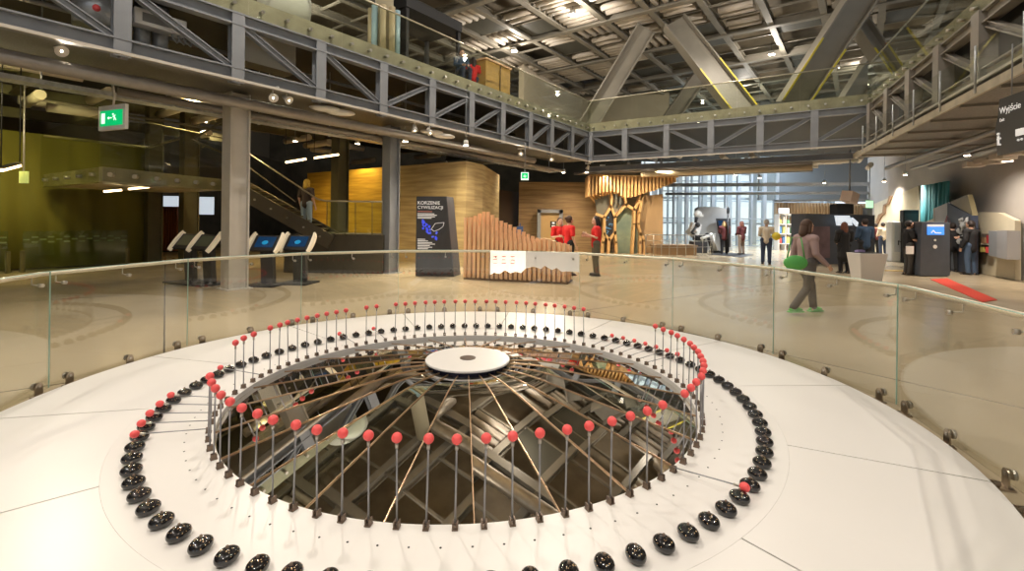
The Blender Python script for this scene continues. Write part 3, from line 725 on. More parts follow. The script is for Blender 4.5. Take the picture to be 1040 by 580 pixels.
for i in (0, 2):
    gl = thing('low_glass_screen', ['low glass screen with a chequered top band, right one by the olive curtain', '', 'low glass screen with a chequered top band, left one by the olive curtain'][i], 'screen', q[i] + fw)
    a, c = q[i] + fw, q[i + 1] + fw; d = (c - a); b = MB(); b.bar(zz(a, .6), zz(c, .6), .02, 1.1); b.build('glass_panel', GLASSG, gl, True)
    b = MB(); n = int(d.length / .16)
    for k in range(n):
        for r_ in range(3):
            if (k + r_) % 2: b.bar(zz(a + d * (k / n), .98 - r_ * .07) - fw * .02, zz(a + d * ((k + .8) / n), .98 - r_ * .07) - fw * .02, .004, .045)
    b.build('chequer_band', mat('frost_band', (.26, .25, .10), .5), gl, True)
    for e in (a, c): 
        b = MB(); b.box(zz(e, .3), (.06, .1, .6)); b.build('post', OLIVES, gl, True)
# balcony box
zb = 2.42
b0 = G(104, 184, zb); b1 = G(227, 193.5, zb); b2 = P(44, 192, 13.6); b2.z = zb
bal = thing('balcony', 'small cantilevered balcony with glass front and round steel buttons left of the pale column', 'balcony', b0)
back = b1 + (b2 - b0) * .8
b = MB(); b.prism([b0, b1, back, b2], (0, 0, .34)); b.build('slab', FASC, bal, True)
b = MB(); b.bar(b0 + Vector((0, -.06, .75)), b1 + Vector((0, -.06, .75)), .014, 1.6); b.build('glass_panel', GLASSO, bal, True)
b = MB(); b.bar(b0 + Vector((-.06, -.03, .75)), b2 + Vector((-.06, -.03, .75)), .014, 1.6); b.build('glass_panel', GLASSO, bal, True)
for k in range(6):
    b = MB(); p = b0 + (b1 - b0) * ((k + .4) / 6) + Vector((0, 0, .17)); b.tube([p, p + Vector((.03, -.12, 0))], .055, 14); b.build('glass_button', CHROME, bal, True)
for k in range(5):
    b = MB(); p = b0 + (b2 - b0) * ((k + .5) / 5) + Vector((0, 0, .17)); b.tube([p, p + Vector((-.08, -.09, 0))], .045, 14); b.build('glass_button', CHROME, bal, True)
b = MB(); b.tube([b0 + Vector((0, -.06, 1.58)), b1 + Vector((0, -.06, 1.58))], .022, 8); b.build('handrail', OLIVES, bal, True)
def strip(x0, y0, x1, y1, d0, d1, label, hang=None):
    a, c = P(x0, y0, d0), P(x1, y1, d1); t = thing('strip_light', label, 'light', a)
    b = MB(); b.bar(a, c, .06, .05); b.build('tube_glow', LAMPC, t, True)
    b = MB(); b.bar(a + Vector((0, 0, .05)), c + Vector((0, 0, .05)), .1, .04); b.build('housing', OLIVES, t, True)
    if hang:
        for e in (a, c):
            b = MB(); b.tube([e, zz(e, hang)], .01, 6); b.build('cable', BLACKM, t, True)
    return t
strip(106, 194.5, 123, 193, 12.4, 12.8, 'left short glowing strip light under the balcony')
strip(131, 192, 151, 190, 13.0, 13.5, 'right short glowing strip light under the balcony')
strip(1, 173, 20, 168, 9.0, 9.4, 'glowing pendant strip light at the left picture edge', 5.2)
strip(290, 165, 311, 161.5, 14.0, 14.2, 'left glowing strip light above the stair landing', 5.0)
strip(319, 160.5, 344, 157, 14.3, 14.6, 'right glowing strip light above the stair landing', 5.0)
# bars and dark beams over the left wing
for i, (x0, y0, x1, y1, d0, d1, w) in enumerate(((-40, 84, 330, 140, 14, 20, .3), (-40, 108, 240, 142, 14.3, 18, .3), (-30, 62, 20, 70, 12.5, 13, .2))):
    b = MB(); b.bar(P(x0, y0, d0), P(x1, y1, d1), .2, w); tag(b.build('olive_beam', OLIVES), 'olive painted steel beam high over the left wing, ' + ['upper one', 'lower one', 'nearest short one'][i], 'beam')
for i, (x0, y0, x1, y1, d0, d1) in enumerate(((45, 138, 150, 150, 12, 12.5), (150, 150, 182, 141, 12.5, 12.5), (130, 117, 228, 133, 11, 12.2), (195, 142, 228, 156, 12.5, 12), (198, 140, 228, 122, 12.5, 12))):
    b = MB(); b.tube([P(x0, y0, d0), P(x1, y1, d1)], .03, 8); tag(b.build('handrail_tube', OLIVES), 'thin steel handrail tube above the balcony, ' + ['longest at the left', 'short rising one', 'upper long one', 'falling one by the column', 'rising one by the column'][i], 'rail')
# glowing white boards standing in for daylight behind left wing
for i, (x0, y0, x1, y1, d) in enumerate(((160, 199, 181, 210, 22), (198, 200, 217, 218, 22))):
    a, c = P(x0, y0, d), P(x1, y1, d); b = MB(); b.box(((a.x + c.x) / 2, d, (a.z + c.z) / 2), (c.x - a.x, .06, a.z - c.z)); tag(b.build('daylight_board', SCRW), ['glowing white board for daylight left of the grey column behind', 'glowing white board for daylight right of the grey column behind'][i], 'screen')
a, c = P(160, 213, 21.5), P(181, 238, 21.5); sl = thing('slatted_partition', 'reddish wooden slatted partition far behind between the left columns', 'partition', zz(a, 0))
b = MB(); b.box(((a.x + c.x) / 2, 21.6, 1.0), (c.x - a.x, .05, 2.0)); b.build('dark_backing', DARKW, sl, True)
for k in range(8):
    b = MB(); b.box((a.x + (c.x - a.x) * (k + .5) / 8, 21.5, 1.05), (.07, .06, 2.0)); b.build('slat', mat('red_brown_wood', (.30, .10, .04), .6), sl, True)
# rammed earth walls
def wallq(nm, pts, m, z0=0, z1=3.7, th=.5, st=True):
    b = MB()
    for i in range(len(pts) - 1):
        a, c = pts[i], pts[i + 1]; d = (c - a).normalized(); n = Vector((-d.y, d.x, 0)) * th
        b.prism([zz(a, z0), zz(c, z0), zz(c, z1), zz(a, z1)], n)
    return b.build(nm, m)
ea = zz(P(312, 200, 21.8), 0); eb = zz(P(396, 200, 18.6), 0); ec = zz(P(473, 200, 16.5), 0); ed = zz(P(490, 200, 17.5), 0)
tag(wallq('earth_wall', [ea, eb], EARTH_LIT, 0, 3.66), 'yellow lit rammed earth wall behind the stair landing', 'wall')
tag(wallq('earth_wall', [eb, ec], EARTH, 0, 3.66), 'ochre rammed earth wall behind the black info board', 'wall')
tag(wallq('earth_wall', [ec, ed, ed + Vector((.5, 4, 0))], EARTH, 0, 3.66, .4), 'narrow side return of the ochre rammed earth wall', 'wall')
fa = zz(P(527, 200, 25.8), 0); fb = zz(P(608, 200, 25.2), 0); ff = zz(P(660, 200, 27.5), 0)
tag(wallq('earth_wall', [fa, fb, ff], EARTHD, 0, 3.7), 'brown rammed earth wall with a framed door behind the red shirted staff', 'wall')
a = zz(P(486, 200, 23), 0); c = zz(P(532, 200, 27.2), 0)
tag(wallq('dark_partition', [a, c], mat('dark_brown_panel', (.045, .025, .012), .7), 0, 3.2, .1), 'dark brown partition in the gap between the rammed earth walls', 'partition')
da, dc = P(546, 213, 25.5), P(571, 213, 25.3)
dr = thing('framed_door', 'pale wooden door in a grey frame in the brown earth wall', 'door', zz(da, 0)); mid = (da + dc) / 2; wd = (dc - da).length; hz_ = da.z
b = MB(); b.box((mid.x, 25.3, hz_ / 2), (wd - .3, .12, hz_ - .2)); b.build('door_leaf', mat('door_wood', (.45, .30, .13), .5), dr, True)
b = MB()
for x in (da.x + .07, dc.x - .07): b.box((x, 25.25, hz_ / 2), (.18, .3, hz_))
b.box((mid.x, 25.25, hz_ - .08), (wd, .3, .18)); b.build('door_frame', STEEL, dr, True)
b = MB(); b.tube([(dc.x - .35, 25.2, 1.0), (dc.x - .45, 25.2, 1.0)], .03, 8); b.build('handle', CHROME, dr, True)
# info board
ib = thing('info_board', 'tall black info board with white heading and blue drawing beside the timber posts', 'sign', zz(P(440, 280, 13.6), 0))
D = 13.6
poly = [P(422, 278.5, D), P(460.5, 280, D), P(453, 199.5, D), P(423, 199.5, D)]
for p_ in poly[:2]: p_.z = .0
b = MB(); b.prism(poly, (0, .12, 0)); b.build('board', CHAR, ib, True)
b = MB(); b.prism([poly[1], poly[1] + Vector((.12, .6, 0)), poly[2] + Vector((.12, .6, 0)), poly[2]], (.02, 0, 0)); b.build('side_wing', mat('board_side', (.07, .07, .085), .5), ib, True)
def ptxt(s, x, y, d, size, par, m, nm='lettering'):
    o = P(x, y, d) - par.location; M = face_frame(o, (1, 0, 0)); return text(s, size, par, M, m, nm)
ptxt('KORZENIE', 424, 207.5, D - .01, .135, ib, TXTW, 'heading'); ptxt('CYWILIZACJI', 424, 212, D - .01, .125, ib, TXTW, 'heading')
def lines(par, x0, y0, ws, dy, d, m, h=.018, nm='text_lines'):
    b = MB()
    for i, w in enumerate(ws):
        p = P(x0, y0 + i * dy, d); b.box((p.x + w / 2, p.y, p.z), (w, .004, h))
    b.build(nm, m, par, True)
lines(ib, 424, 214.8, [.42], 1, D - .01, mat('red_text', (.8, .3, .25), .5)); lines(ib, 424, 217, [.48, .55, .5, .4], 1.5, D - .01, TXTW)
lines(ib, 424, 243, [.22, .3, .42, .5, .35, .42, .3, .38, .3], 1.6, D - .01, TXTW)
b = MB(); pts = [(438, 233), (442, 227), (451, 226), (450, 230), (446, 233), (441, 235), (438, 233)]
for i in range(6): b.bar(P(*pts[i], D - .015), P(*pts[i + 1], D - .015), .012, .012)
b.build('outline_drawing', TXTW, ib, True)
b = MB(); r_ = random.Random(4)
for k in range(34):
    x = r_.uniform(429, 444); y = 226 + (x - 429) * .9 + r_.uniform(-3, 6); p = P(x, y, D - .012); b.box(p, (r_.uniform(.02, .08), .004, r_.uniform(.02, .06)), 0, ry=r_.uniform(0, 3))
b.build('blue_drawing', TXTB, ib, True)
# timber post screen
ps = thing('timber_post_screen', 'free standing screen of pale timber posts stepping down to the right', 'post screen', zz(P(525, 285, 12.8), 0))
A = zz(P(472, 283, 13.1), 0); B = zz(P(575, 288, 12.35), 0); d = B - A; nb = Vector((-d.y, d.x, 0)).normalized()
b = MB(); b.prism([zz(A - nb * .08, 0), zz(B - nb * .08 + d * .02, 0), zz(B + nb * .8 + d * .02, 0), zz(A + nb * .8, 0)], (0, 0, .04)); b.build('base', mat('base_wood', (.15, .09, .05), .6), ps, True)
front = [(472, 221), (478, 222), (484, 227), (490, 231), (497, 235), (505, 240), (513, 243), (523, 246), (533, 247), (541, 247), (547, 244), (554, 241), (561, 243), (567, 245), (577, 247)]
rear = [(472, 221), (479, 217), (487, 214), (495, 219), (503, 224), (513, 228), (523, 233), (531, 237), (541, 241), (553, 242), (563, 246), (577, 249)]
def prof_(pr, x):
    for i in range(len(pr) - 1):
        if pr[i][0] <= x <= pr[i + 1][0]:
            return pr[i][1] + (pr[i + 1][1] - pr[i][1]) * (x - pr[i][0]) / (pr[i + 1][0] - pr[i][0])
    return pr[-1][1]
for row in range(4):
    for k in range(22):
        f = (k + (.5 if row % 2 else 0)) / 21.5; x = 472 + 103 * min(f, 1); yf = prof_(front, x); yr = prof_(rear, x); y = yf + (yr - yf) * row / 3
        p = A + d * f + nb * (row * .19 + .04); zt = EYE + (223.4 - y) / F * p.y
        b = MB(); b.box((p.x, p.y, .04 + (zt - .04) / 2), (.085, .10, zt - .04), math.atan2(d.y, d.x)); b.build('post', WOODL, ps, True)
# touchscreen stands
def stand(q, rz, label, scr):
    t = thing('touchscreen_stand', label, 'touchscreen', q, rz)
    b = MB(); b.box((0, 0, .02), (.75, .7, .04)); b.build('base_plate', BLACKM, t, bevel=.01)
    b = MB(); b.box((0, .08, .45), (.32, .12, .84), rx=.05); b.build('stem', CHAR, t, bevel=.01)
    tl = R(-38)
    M = Matrix.Translation((0, -.02, 1.0)) @ Euler((R(52), 0, 0)).to_matrix().to_4x4()
    def tb(c, dm, nm, m, bv=.01):
        b = MB(); b.box((0, 0, 0), dm); b.v = [M @ (v + Vector(c)) for v in b.v]; return b.build(nm, m, t, bevel=bv)
    tb((0, 0, 0), (.62, .44, .07), 'console', BLACKM); tb((0, .02, .038), (.46, .30, .006), 'screen', scr, 0)
    if scr is SCRB: 
        b = MB(); b.lathe([(0, .043), (.06, .043), (.05, .045), (0, .045)], n=20); b.v = [M @ (Vector((v.x * 1.3, v.y, v.z))) for v in b.v]; b.build('screen_swirl', mat('swirl_glow', (0, .2, .4), .3, emit=(.02, .25, .5), es=.5), t)
    for sg in (-1, 1):
        b = MB(); pts = [Vector((sg * (.33 + .05 * math.cos(w)), .29 * math.sin(w), .03)) for w in [R(-75 + 15 * k) for k in range(11)]]
        for k in range(10): b.bar(pts[k], pts[k + 1] + (pts[k + 1] - pts[k]) * .1, .065 * math.cos(R(-68 + 15 * k)) + .02, .09)
        b.v = [M @ v for v in b.v]; b.build('curved_side_arm', CREAMW, t)
    return t
for x, y, rz, l, s in ((190, 287, -24, 'touchscreen stand with green grey screen, leftmost beside the pale column', SCRG), (209, 289, -24, 'touchscreen stand with green grey screen, just left of the pale column', SCRG),
                       (270, 290, -6, 'touchscreen stand with blue screen, just right of the pale column', SCRB), (303, 288, -6, 'touchscreen stand with blue screen, rightmost of the stands', SCRB)):
    stand(G(x, y), R(rz), l, s)
# stair and landing
st = thing('staircase', 'dark stair with steel stringer descending to a landing behind the touchscreen stands', 'stairs', zz(P(333, 245, 14), 0))
a, c = P(233, 188, 14.2), P(336, 246, 14.0)
b = MB(); b.bar(a, c, .06, .42, up=(0, 0, 1)); b.build('stringer', mat('stringer_steel', (.11, .095, .07), .45, .2), st, True)
a2, c2 = a + Vector((-.3, 1.5, 0)), c + Vector((-.3, 1.5, 0))
b = MB(); b.bar(a2, c2, .06, .42); b.build('stringer', MATS['stringer_steel'], st, True)
for k in range(13):
    f = (k + .5) / 13; p = a + (c - a) * f; b = MB(); b.box((p.x - .15, p.y + .75, p.z + .05), (.3, 1.4, .04)); b.build('tread', OLIVES, st, True)
b = MB(); b.tube([P(229, 140, 14.2), P(322, 202, 14.0), P(330, 204, 14), P(388, 205, 14)], .025, 8); b.build('handrail', mat('stair_rail', (.4, .36, .26), .35, .6), st, True)
b = MB(); b.tube([P(229, 152, 15.7), P(300, 205, 15.5)], .02, 8); b.build('handrail', MATS['stair_rail'], st, True)
la, lc = P(330, 238, 14.05), P(389, 238, 14.05)
b = MB(); b.box(((la.x + lc.x) / 2 - .6, 15.0, (la.z) / 2), (lc.x - la.x + 1.2, 1.9, la.z)); b.build('landing', DARKW, st, True)
for x in (332, 350, 361, 378, 388):
    b = MB(); b.tube([P(x, 240, 14.03), P(x, 205, 14.03)], .012, 6); b.build('baluster', OLIVES, st, True)
b = MB(); b.bar(P(332, 221, 14.03), P(388, 221, 14.03), .012, .95); b.build('glass_panel', GLASSG, st, True)
for k in range(6):
    b = MB(); p = a + (c - a) * (.1 + k * .16); b.tube([p, p + Vector((0, -.07, 0))], .03, 10); b.build('bolt', CHROME, st, True)

# ---------------------------------------------------------------- wooden honeycomb pavilion
D = 24.3
def Z(x, y, d=D): return P(590 + x / 4.461, 160 + y / 4.461, d)      # from the enlarged crop
pv = thing('wooden_pavilion', 'oak plywood pavilion with honeycomb frame and hanging slat canopy', 'pavilion', zz(Z(200, 420), 0))
nodes = dict(a=(72, 258), b=(105, 270), c=(135, 222), d=(138, 165), e=(152, 270), f=(152, 340), g=(126, 372), h=(104, 345), i=(122, 440), j=(98, 385), k=(96, 440), l=(158, 385), m=(158, 440),
             n=(202, 214), o=(196, 160), p=(240, 236), q=(276, 170), r=(238, 300), s=(230, 435), t=(258, 300), u=(268, 345), v=(286, 375), w=(286, 428), x=(266, 385), y=(266, 428), z=(262, 250))
for e in 'ab bc cd ce ef fg gh hb gi hj jk fl lm en no np pq pr rs zt tu uv vw ux xy qz'.split():
    a, c = nodes[e[0]], nodes[e[1]]; b = MB(); A_, C_ = Z(*a), Z(*c)
    for p_, q_ in ((a, A_), (c, C_)):
        if p_[1] > 425: q_.z = 0
    dd = (C_ - A_).normalized() * .05; b.bar(A_ - dd, C_ + dd, .125, .28, up=(0, 1, 0)); b.build('frame_branch', WOODO, pv, True)
def zpoly(pts, m, nm, d=D, th=.04, par=pv):
    b = MB(); q = [Z(x, y, d) for x, y in pts]
    for (x, y), v in zip(pts, q):
        if y > 425: v.z = .01
    b.prism(q, (0, th, 0)); return b.build(nm, m, par, True)
GLP = mat('misty_glass', (.20, .25, .21), .15, nscale=.8, col2=(.12, .15, .12))
zpoly([(62, 190), (135, 165), (135, 222), (105, 268), (72, 250)], mat('grey_pane', (.2, .2, .17), .2), 'pane', D + .1)
zpoly([(140, 165), (194, 165), (200, 214), (152, 268), (136, 224)], mat('grey_pane', (.2, .2, .17), .2), 'pane', D + .1)
zpoly([(155, 270), (202, 217), (238, 238), (235, 300), (230, 428), (160, 428), (154, 345)], mat('pale_green_pane', (.30, .36, .26), .15, nscale=1, col2=(.18, .24, .2)), 'pane', D + .14)
zpoly([(244, 238), (262, 250), (258, 300), (262, 428), (236, 428), (240, 300)], GLP, 'pane', D + .14)
zpoly([(106, 272), (135, 232), (150, 272), (150, 338), (126, 366), (106, 344)], CHAR, 'black_poster', D - .05, .1)
b = MB(); r_ = random.Random(8)
for k in range(16):
    p = Z(r_.uniform(112, 144), r_.uniform(262, 345), D - .08); b.box(p, (r_.uniform(.04, .16), .01, r_.uniform(.02, .08)))
b.build('poster_print', mat('poster_blue', (.12, .3, .55), .4), pv, True)
zpoly([(275, 175), (372, 165), (372, 428), (292, 428), (286, 370), (262, 320), (262, 250)], mat('honey_ply', (.50, .33, .17), .55, noise=.15, nscale=1, stretch=(3, 3, .4)), 'curved_wall', D + .4, .1)
ns = 25
for k in range(ns):
    x = 38 + k * (388 / (ns - 1)); f = k / (ns - 1)
    yb = prof_([(38, 178), (90, 160), (130, 152), (160, 158), (200, 182), (240, 178), (290, 160), (340, 148), (380, 130), (426, 112)], x)
    a = Z(x, 86, D - .6 + f * .4); c = Z(x, yb, D - .6 + f * .4); b = MB(); b.box((a.x, a.y + .5, (a.z + c.z) / 2), (.10, 1.1, a.z - c.z)); b.build('canopy_slat', WOODO, pv, True)
for k in range(9):
    x = 45 + k * 13; a = Z(x, 172 - k * 2, D - .3); c = Z(x + 25, 205 - k * 9, D + .5); b = MB(); b.bar(a, c, .09, .16); b.build('lower_slat', WOODO, pv, True)
b = MB(); b.box((Z(232, 80).x, D + .2, Z(0, 84).z), (Z(430, 80).x - Z(36, 80).x, 1.3, .08)); b.build('canopy_top', WOODO, pv, True)

# grey stand, railing and robot
b = MB(); a, c = P(655, 246, 24), P(686, 257, 23.6); pl = thing('exhibit_plinth', 'brown low plinth behind the steel railing', 'plinth', zz((a + c) / 2, 0))
b.box((a.x + 1.5, 24.3, .22), (2.0, 1.2, .44)); b.build('plinth_box', mat('plinth_wood', (.30, .19, .10), .5), pl, True)
b = MB(); b.box((a.x + 1.5, 24.3, .47), (2.1, 1.3, .06)); b.build('plinth_top', mat('plinth_top', (.35, .25, .16), .4), pl, True)
rl = thing('steel_railing', 'low steel post railing around the robot exhibit', 'railing', zz(P(690, 257, 23), 0))
pts = [P(656, 240, 23.2), P(688, 240, 22.9), P(722, 240, 24), P(726, 240, 26.5)]
for i in range(3):
    a, c = zz(pts[i], 1.02), zz(pts[i + 1], 1.02)
    for z in (1.02, .72, .42):
        b = MB(); b.tube([zz(a, z), zz(c, z)], .022 if z > 1 else .012, 8); b.build('bar', CHROME, rl, True)
    n = 4 if i < 2 else 2
    for k in range(n + (i == 2)):
        p = a + (c - a) * (k / n); b = MB(); b.tube([zz(p, 0), zz(p, 1.02)], .02, 8); b.build('post', CHROME, rl, True)
rb = thing('robot_sculpture', 'black and white seated robot figure behind the steel railing', 'robot', zz(P(707, 256, 26), 0))
o = zz(P(706, 256, 26), 0)
def rpart(nm, m, fn):
    b = MB(); fn(b); b.v = [v + o for v in b.v]; return b.build(nm, m, rb, True)
rpart('pelvis', BLACKM, lambda b: (b.box((.2, 0, .75), (.5, .45, .3), 0, 0, .3)))
rpart('torso', WHITEP, lambda b: (b.box((-.05, 0, 1.25), (.5, .4, .7), 0, 0, .25), b.box((-.05, -.25, 1.35), (.3, .1, .35), 0, 0, .25)))
rpart('abdomen', BLACKM, lambda b: b.tube([(.15, 0, .85), (0, 0, 1.2)], .16, 10))
rpart('head', WHITEP, lambda b: (b.ball((.12, 0, 2.1), .2, 14, sc=(1.1, .9, 1)), b.box((.32, 0, 2.02), (.15, .2, .14))))
rpart('neck', BLACKM, lambda b: b.tube([(0, 0, 1.6), (.08, 0, 1.95)], .08, 8))
for sg in (-1, 1):
    rpart('arm', BLACKM if sg < 0 else WHITEP, lambda b: (b.tube([(0, sg * .3, 1.5), (-.35, sg * .4, 1.1), (.05, sg * .35, .8)], .075, 8), b.ball((0, sg * .3, 1.5), .14)))
    rpart('leg', WHITEP if sg < 0 else BLACKM, lambda b: (b.tube([(.2, sg * .2, .75), (.75, sg * .25, .95), (1.05, sg * .25, .12)], .095, 8), b.ball((.75, sg * .25, .95), .13)))
    rpart('foot', BLACKM, lambda b: b.box((1.15, sg * .25, .06), (.45, .2, .12)))
rpart('seat_block', CHAR, lambda b: b.box((.15, 0, .3), (.7, .8, .6)))
# grey stand wall with black slanted display
a, c = P(708, 210, 28), P(744, 253, 28)
gw = thing('exhibition_wall', 'light grey stand wall with rounded top behind the robot', 'wall', zz(P(725, 253, 28), 0))
b = MB(); b.prism([zz(a, .0), zz(c, .0), Vector((c.x - .2, 28, a.z - .15)), Vector((c.x - .9, 28, a.z)), Vector((a.x + .2, 28, a.z)), Vector((a.x, 28, a.z - .1))], (0, .4, 0)); b.build('panel', GREYP, gw, True)
b = MB(); q = [P(727, 222, 27.9), P(741, 222, 27.9), P(741, 251, 27.9), P(733, 251, 27.9)]; b.prism(q, (0, -.12, 0)); 
t = thing('slanted_display', 'black slanted display board on the grey stand wall', 'display', zz(q[3], q[3].z)); b.build('frame', CHAR, t, True)
b = MB(); q = [P(729, 224, 27.7), P(739, 224, 27.7), P(739.5, 236, 27.7), P(732, 236, 27.7)]; b.prism(q, (0, -.03, 0)); b.build('screen', SCRB, t, True)
b = MB(); b.tube([P(739.5, 256, 24.6), P(739.5, 216, 24.6)], .05, 8); b.ball(P(739.5, 214, 24.6), .12, sc=(.6, .6, 1.8)); tag(b.build('dark_pole', BLACKM), 'dark pole with pointed tip beside the two maroon jacketed visitors', 'pole')
a = G(718, 258.2); c = G(766, 258.8); b = MB(); b.prism([a, G(753, 261.5), c, G(735, 256.5)], (0, 0, .015)); tag(b.build('floor_mat', BLACKM), 'black floor mat under the two maroon jacketed visitors', 'mat')

# right half background
bx = thing('dark_kiosk_booth', 'charcoal booth wall with screens behind the visitors in black and blue', 'booth', zz(P(862, 262, 19.5), 0))
D = 19.5
b = MB(); b.prism([zz(P(818, 250, D), .01), zz(P(889, 250, D), .01), P(888.5, 218.5, D), P(818, 217, D)], (0, 1.0, 0)); b.build('booth_wall', CHARB, bx, True)
b = MB(); b.prism([P(849, 219, D - .4), P(863, 219, D - .4), P(866, 229, D - .4), P(851, 229, D - .4)], (0, .1, 0)); b.build('screen', SCRW, bx, True)
b = MB(); b.prism([P(866, 221, D - .3), P(872, 226, D - .3), P(871, 230, D - .3), P(865, 224, D - .3)], (0, .1, 0)); b.build('screen', SCRW, bx, True)
b = MB(); b.prism([P(851, 207, D - .2), P(867, 207, D - .2), P(867, 217.6, D - .2), P(851, 217.6, D - .2)], (0, .5, 0)); b.build('top_box', BLACKM, bx, True)
b = MB(); b.prism([P(820, 230, D - .05), P(843, 230, D - .05), P(843, 262, D - .05), P(820, 262, D - .05)], (0, .04, 0)); b.build('mauve_panel', mat('mauve_print', (.19, .12, .13), .6, noise=.4, nscale=2), bx, True)
a = P(857, 205, 20); pj = thing('ceiling_projector', 'pinkish beige angular box hanging from the ceiling over the charcoal booth', 'box', a)
b = MB(); b.box(P(863, 200.5, 19), (.55, .4, .42), .5, 0, .2, .1); b.build('casing', mat('pink_beige', (.75, .60, .52), .6), pj, True)
b = MB(); b.tube([P(863, 195, 19), zz(P(863, 195, 19), 4.6)], .03, 6); b.build('hanger', STEEL, pj, True)
# distant ribbed timber wall and shop
b = MB(); D = 31
a, c = P(787, 205, D), P(905, 205, D); t = thing('ribbed_wall', 'pale ribbed timber wall far behind on the right', 'wall', zz((a + c) / 2, 0))
b.box(((a.x + c.x) / 2, D, 1.5), (c.x - a.x, .2, 3.0)); b.build('backing', mat('far_wood', (.45, .32, .2), .6), t, True)
for k in range(40):
    b = MB(); b.box((a.x + (c.x - a.x) * k / 39, D - .15, 1.5), (.06, .12, 3.0)); b.build('rib', mat('far_rib', (.55, .42, .28), .6), t, True)
r_ = random.Random(12); cols = [(.6, .1, .08), (.1, .25, .5), (.7, .6, .2), (.6, .58, .55), (.15, .35, .2), (.5, .25, .1)]
sh = thing('shop_shelf', 'crowded shop shelving with colourful goods far behind', 'shelving', zz(P(800, 250, 29.5), 0))
a, c = P(789, 225, 29.5), P(817, 225, 29.5)
for z in (.4, 1.0, 1.6, 2.2):
    b = MB(); b.box(((a.x + c.x) / 2, 29.5, z), (c.x - a.x, .5, .05)); b.build('shelf', WHITEP, sh, True)
for k in range(5):
    b = MB(); b.box((a.x + (c.x - a.x) * k / 4, 29.5, 1.1), (.05, .5, 2.2)); b.build('upright', WHITEP, sh, True)
gi = 0
for z in (.42, 1.02, 1.62):
    for k in range(7):
        b = MB(); hgt = r_.uniform(.2, .48); x = a.x + (c.x - a.x) * (k + .5) / 7; cc = cols[gi % 6]; gi += 1
        b.box((x, 29.4, z + hgt / 2 + .005), (.15, .2, hgt)); b.box((x, 29.4, z + hgt + .02), (.08, .1, .05))
        nmc = ['red', 'blue', 'yellow', 'white', 'green', 'brown'][(gi - 1) % 6]
        tag(b.build('shop_item', mat('goods_' + nmc, cc, .5)), nmc + ' packaged item on the distant shop shelving', 'goods', nmc + ' goods on the shop shelves')
b = MB(); a = P(796, 214, 29); b.box(a, (.6, .1, .3)); tag(b.build('shop_screen', SCRW), 'small bright white screen above the distant shop shelving', 'screen')
es = thing('exit_sign', 'small lit exit sign far away above the booth beside the white shirted visitor', 'sign', P(883, 208, 24))
b = MB(); b.box(P(883, 207.5, 24), (.32, .08, .36)); b.build('sign_box', mat('pale_green_sign', (.6, .9, .65), .4, emit=(.5, 1, .6), es=.8), es, True)
b = MB(); b.tube([P(883, 203, 24), zz(P(883, 203, 24), 4.6)], .02, 6); b.build('hanger', STEEL, es, True)
b = MB(); b.prism([zz(P(880.5, 240, 24.5), 0), zz(P(886, 240, 24.5), 0), P(886, 211, 24.5), P(880.5, 211, 24.5)], (0, .3, 0)); tag(b.build('dark_pillar', CHARB), 'slim charcoal pillar under the far exit sign', 'pillar')
# right wall: beige cladding, zigzag strip, teal curtain, exhibit
def rwp(x, y, off): return W(x, y, rw - nr * off, RAZ)
def rpoly(pts, off, th, nm, m, par=None, floor=()):
    q = [rwp(x, y, off) for x, y in pts]
    for i in floor: q[i] = zz(q[i], .012)
    b = MB(); b.prism(q, -nr * th); return b.build(nm, m, par, par is not None)
tag(rpoly([(889, 250), (934, 264), (934, 189), (889, 207)], .02, .06, 'beige_cladding', BEIGE, floor=(0, 1)), 'beige wall cladding behind the vending machine', 'cladding')
zg = [(890, 226), (893, 218), (897, 216), (898, 208), (902, 206), (904, 199), (907, 199), (904, 207), (900, 209), (900, 217), (896, 220), (892, 228)]
tag(rpoly(zg, .09, .05, 'zigzag_strip', mat('brown_strip', (.25, .15, .08), .6)), 'brown zigzag wooden strip on the beige wall', 'decoration')
a = rwp(934, 262, .5); c = rwp(961, 262, .5)
cu = curtain('teal_curtain', zz(a, 0), zz(c, 0), .05, rwp(945, 187, .5).z, TEAL, .06, 80, 14); tag(cu, 'teal hanging curtain on the right wall', 'curtain')
wx = thing('angular_exhibit', 'dark angular exhibit wall with pale smoke print and olive top on the right', 'exhibit', zz(rwp(981, 275, .6), 0))
rpoly([(968.5, 270), (993.5, 276.5), (993.5, 219), (968.5, 206)], .5, .18, 'navy_panel', mat('navy_panel', (.03, .04, .07), .5), wx, (0, 1))
rpoly([(968.5, 206), (993.5, 219), (988, 197.5)], .5, .14, 'olive_top', mat('olive_top', (.17, .14, .07), .5), wx)
rpoly([(950, 268), (968.3, 271), (968.3, 205), (951, 212)], .55, .1, 'grey_wing', GREYP, wx, (0, 1))
rpoly([(940, 226), (950, 222), (950, 212), (951, 268), (940, 268)], .62, .05, 'beige_wing', BEIGE, wx)
b = MB(); r_ = random.Random(2)
for k in range(46):
    x = 975 + r_.gauss(3, 3.2); y = 232 + r_.gauss(0, 8)
    if 970 < x < 986 and 222 < y < 250:
        p = rwp(x, y, .70); s_ = r_.uniform(.05, .12); b.ball(p + nr * .03, s_, 8, sc=(1, .12, 1), rot=Matrix.Rotation(-R(RAZ), 3, 'Z')); 
b.build('smoke_print', mat('smoke_grey', (.35, .36, .36), .8), wx, True)
ag = [rwp(960, 227, .66), rwp(963, 219, .66), rwp(966, 227, .66)]; b = MB(); b.bar(ag[0], ag[1], .04, .10); b.bar(ag[1], ag[2], .04, .10); b.build('arch_mark', mat('maroon_mark', (.25, .05, .08), .5), wx, True)
wl = thing('locker_wall', 'pale beige angular cladding with shelf niche and cabinets on the right wall', 'cladding', zz(rwp(1015, 280, .3), 0))
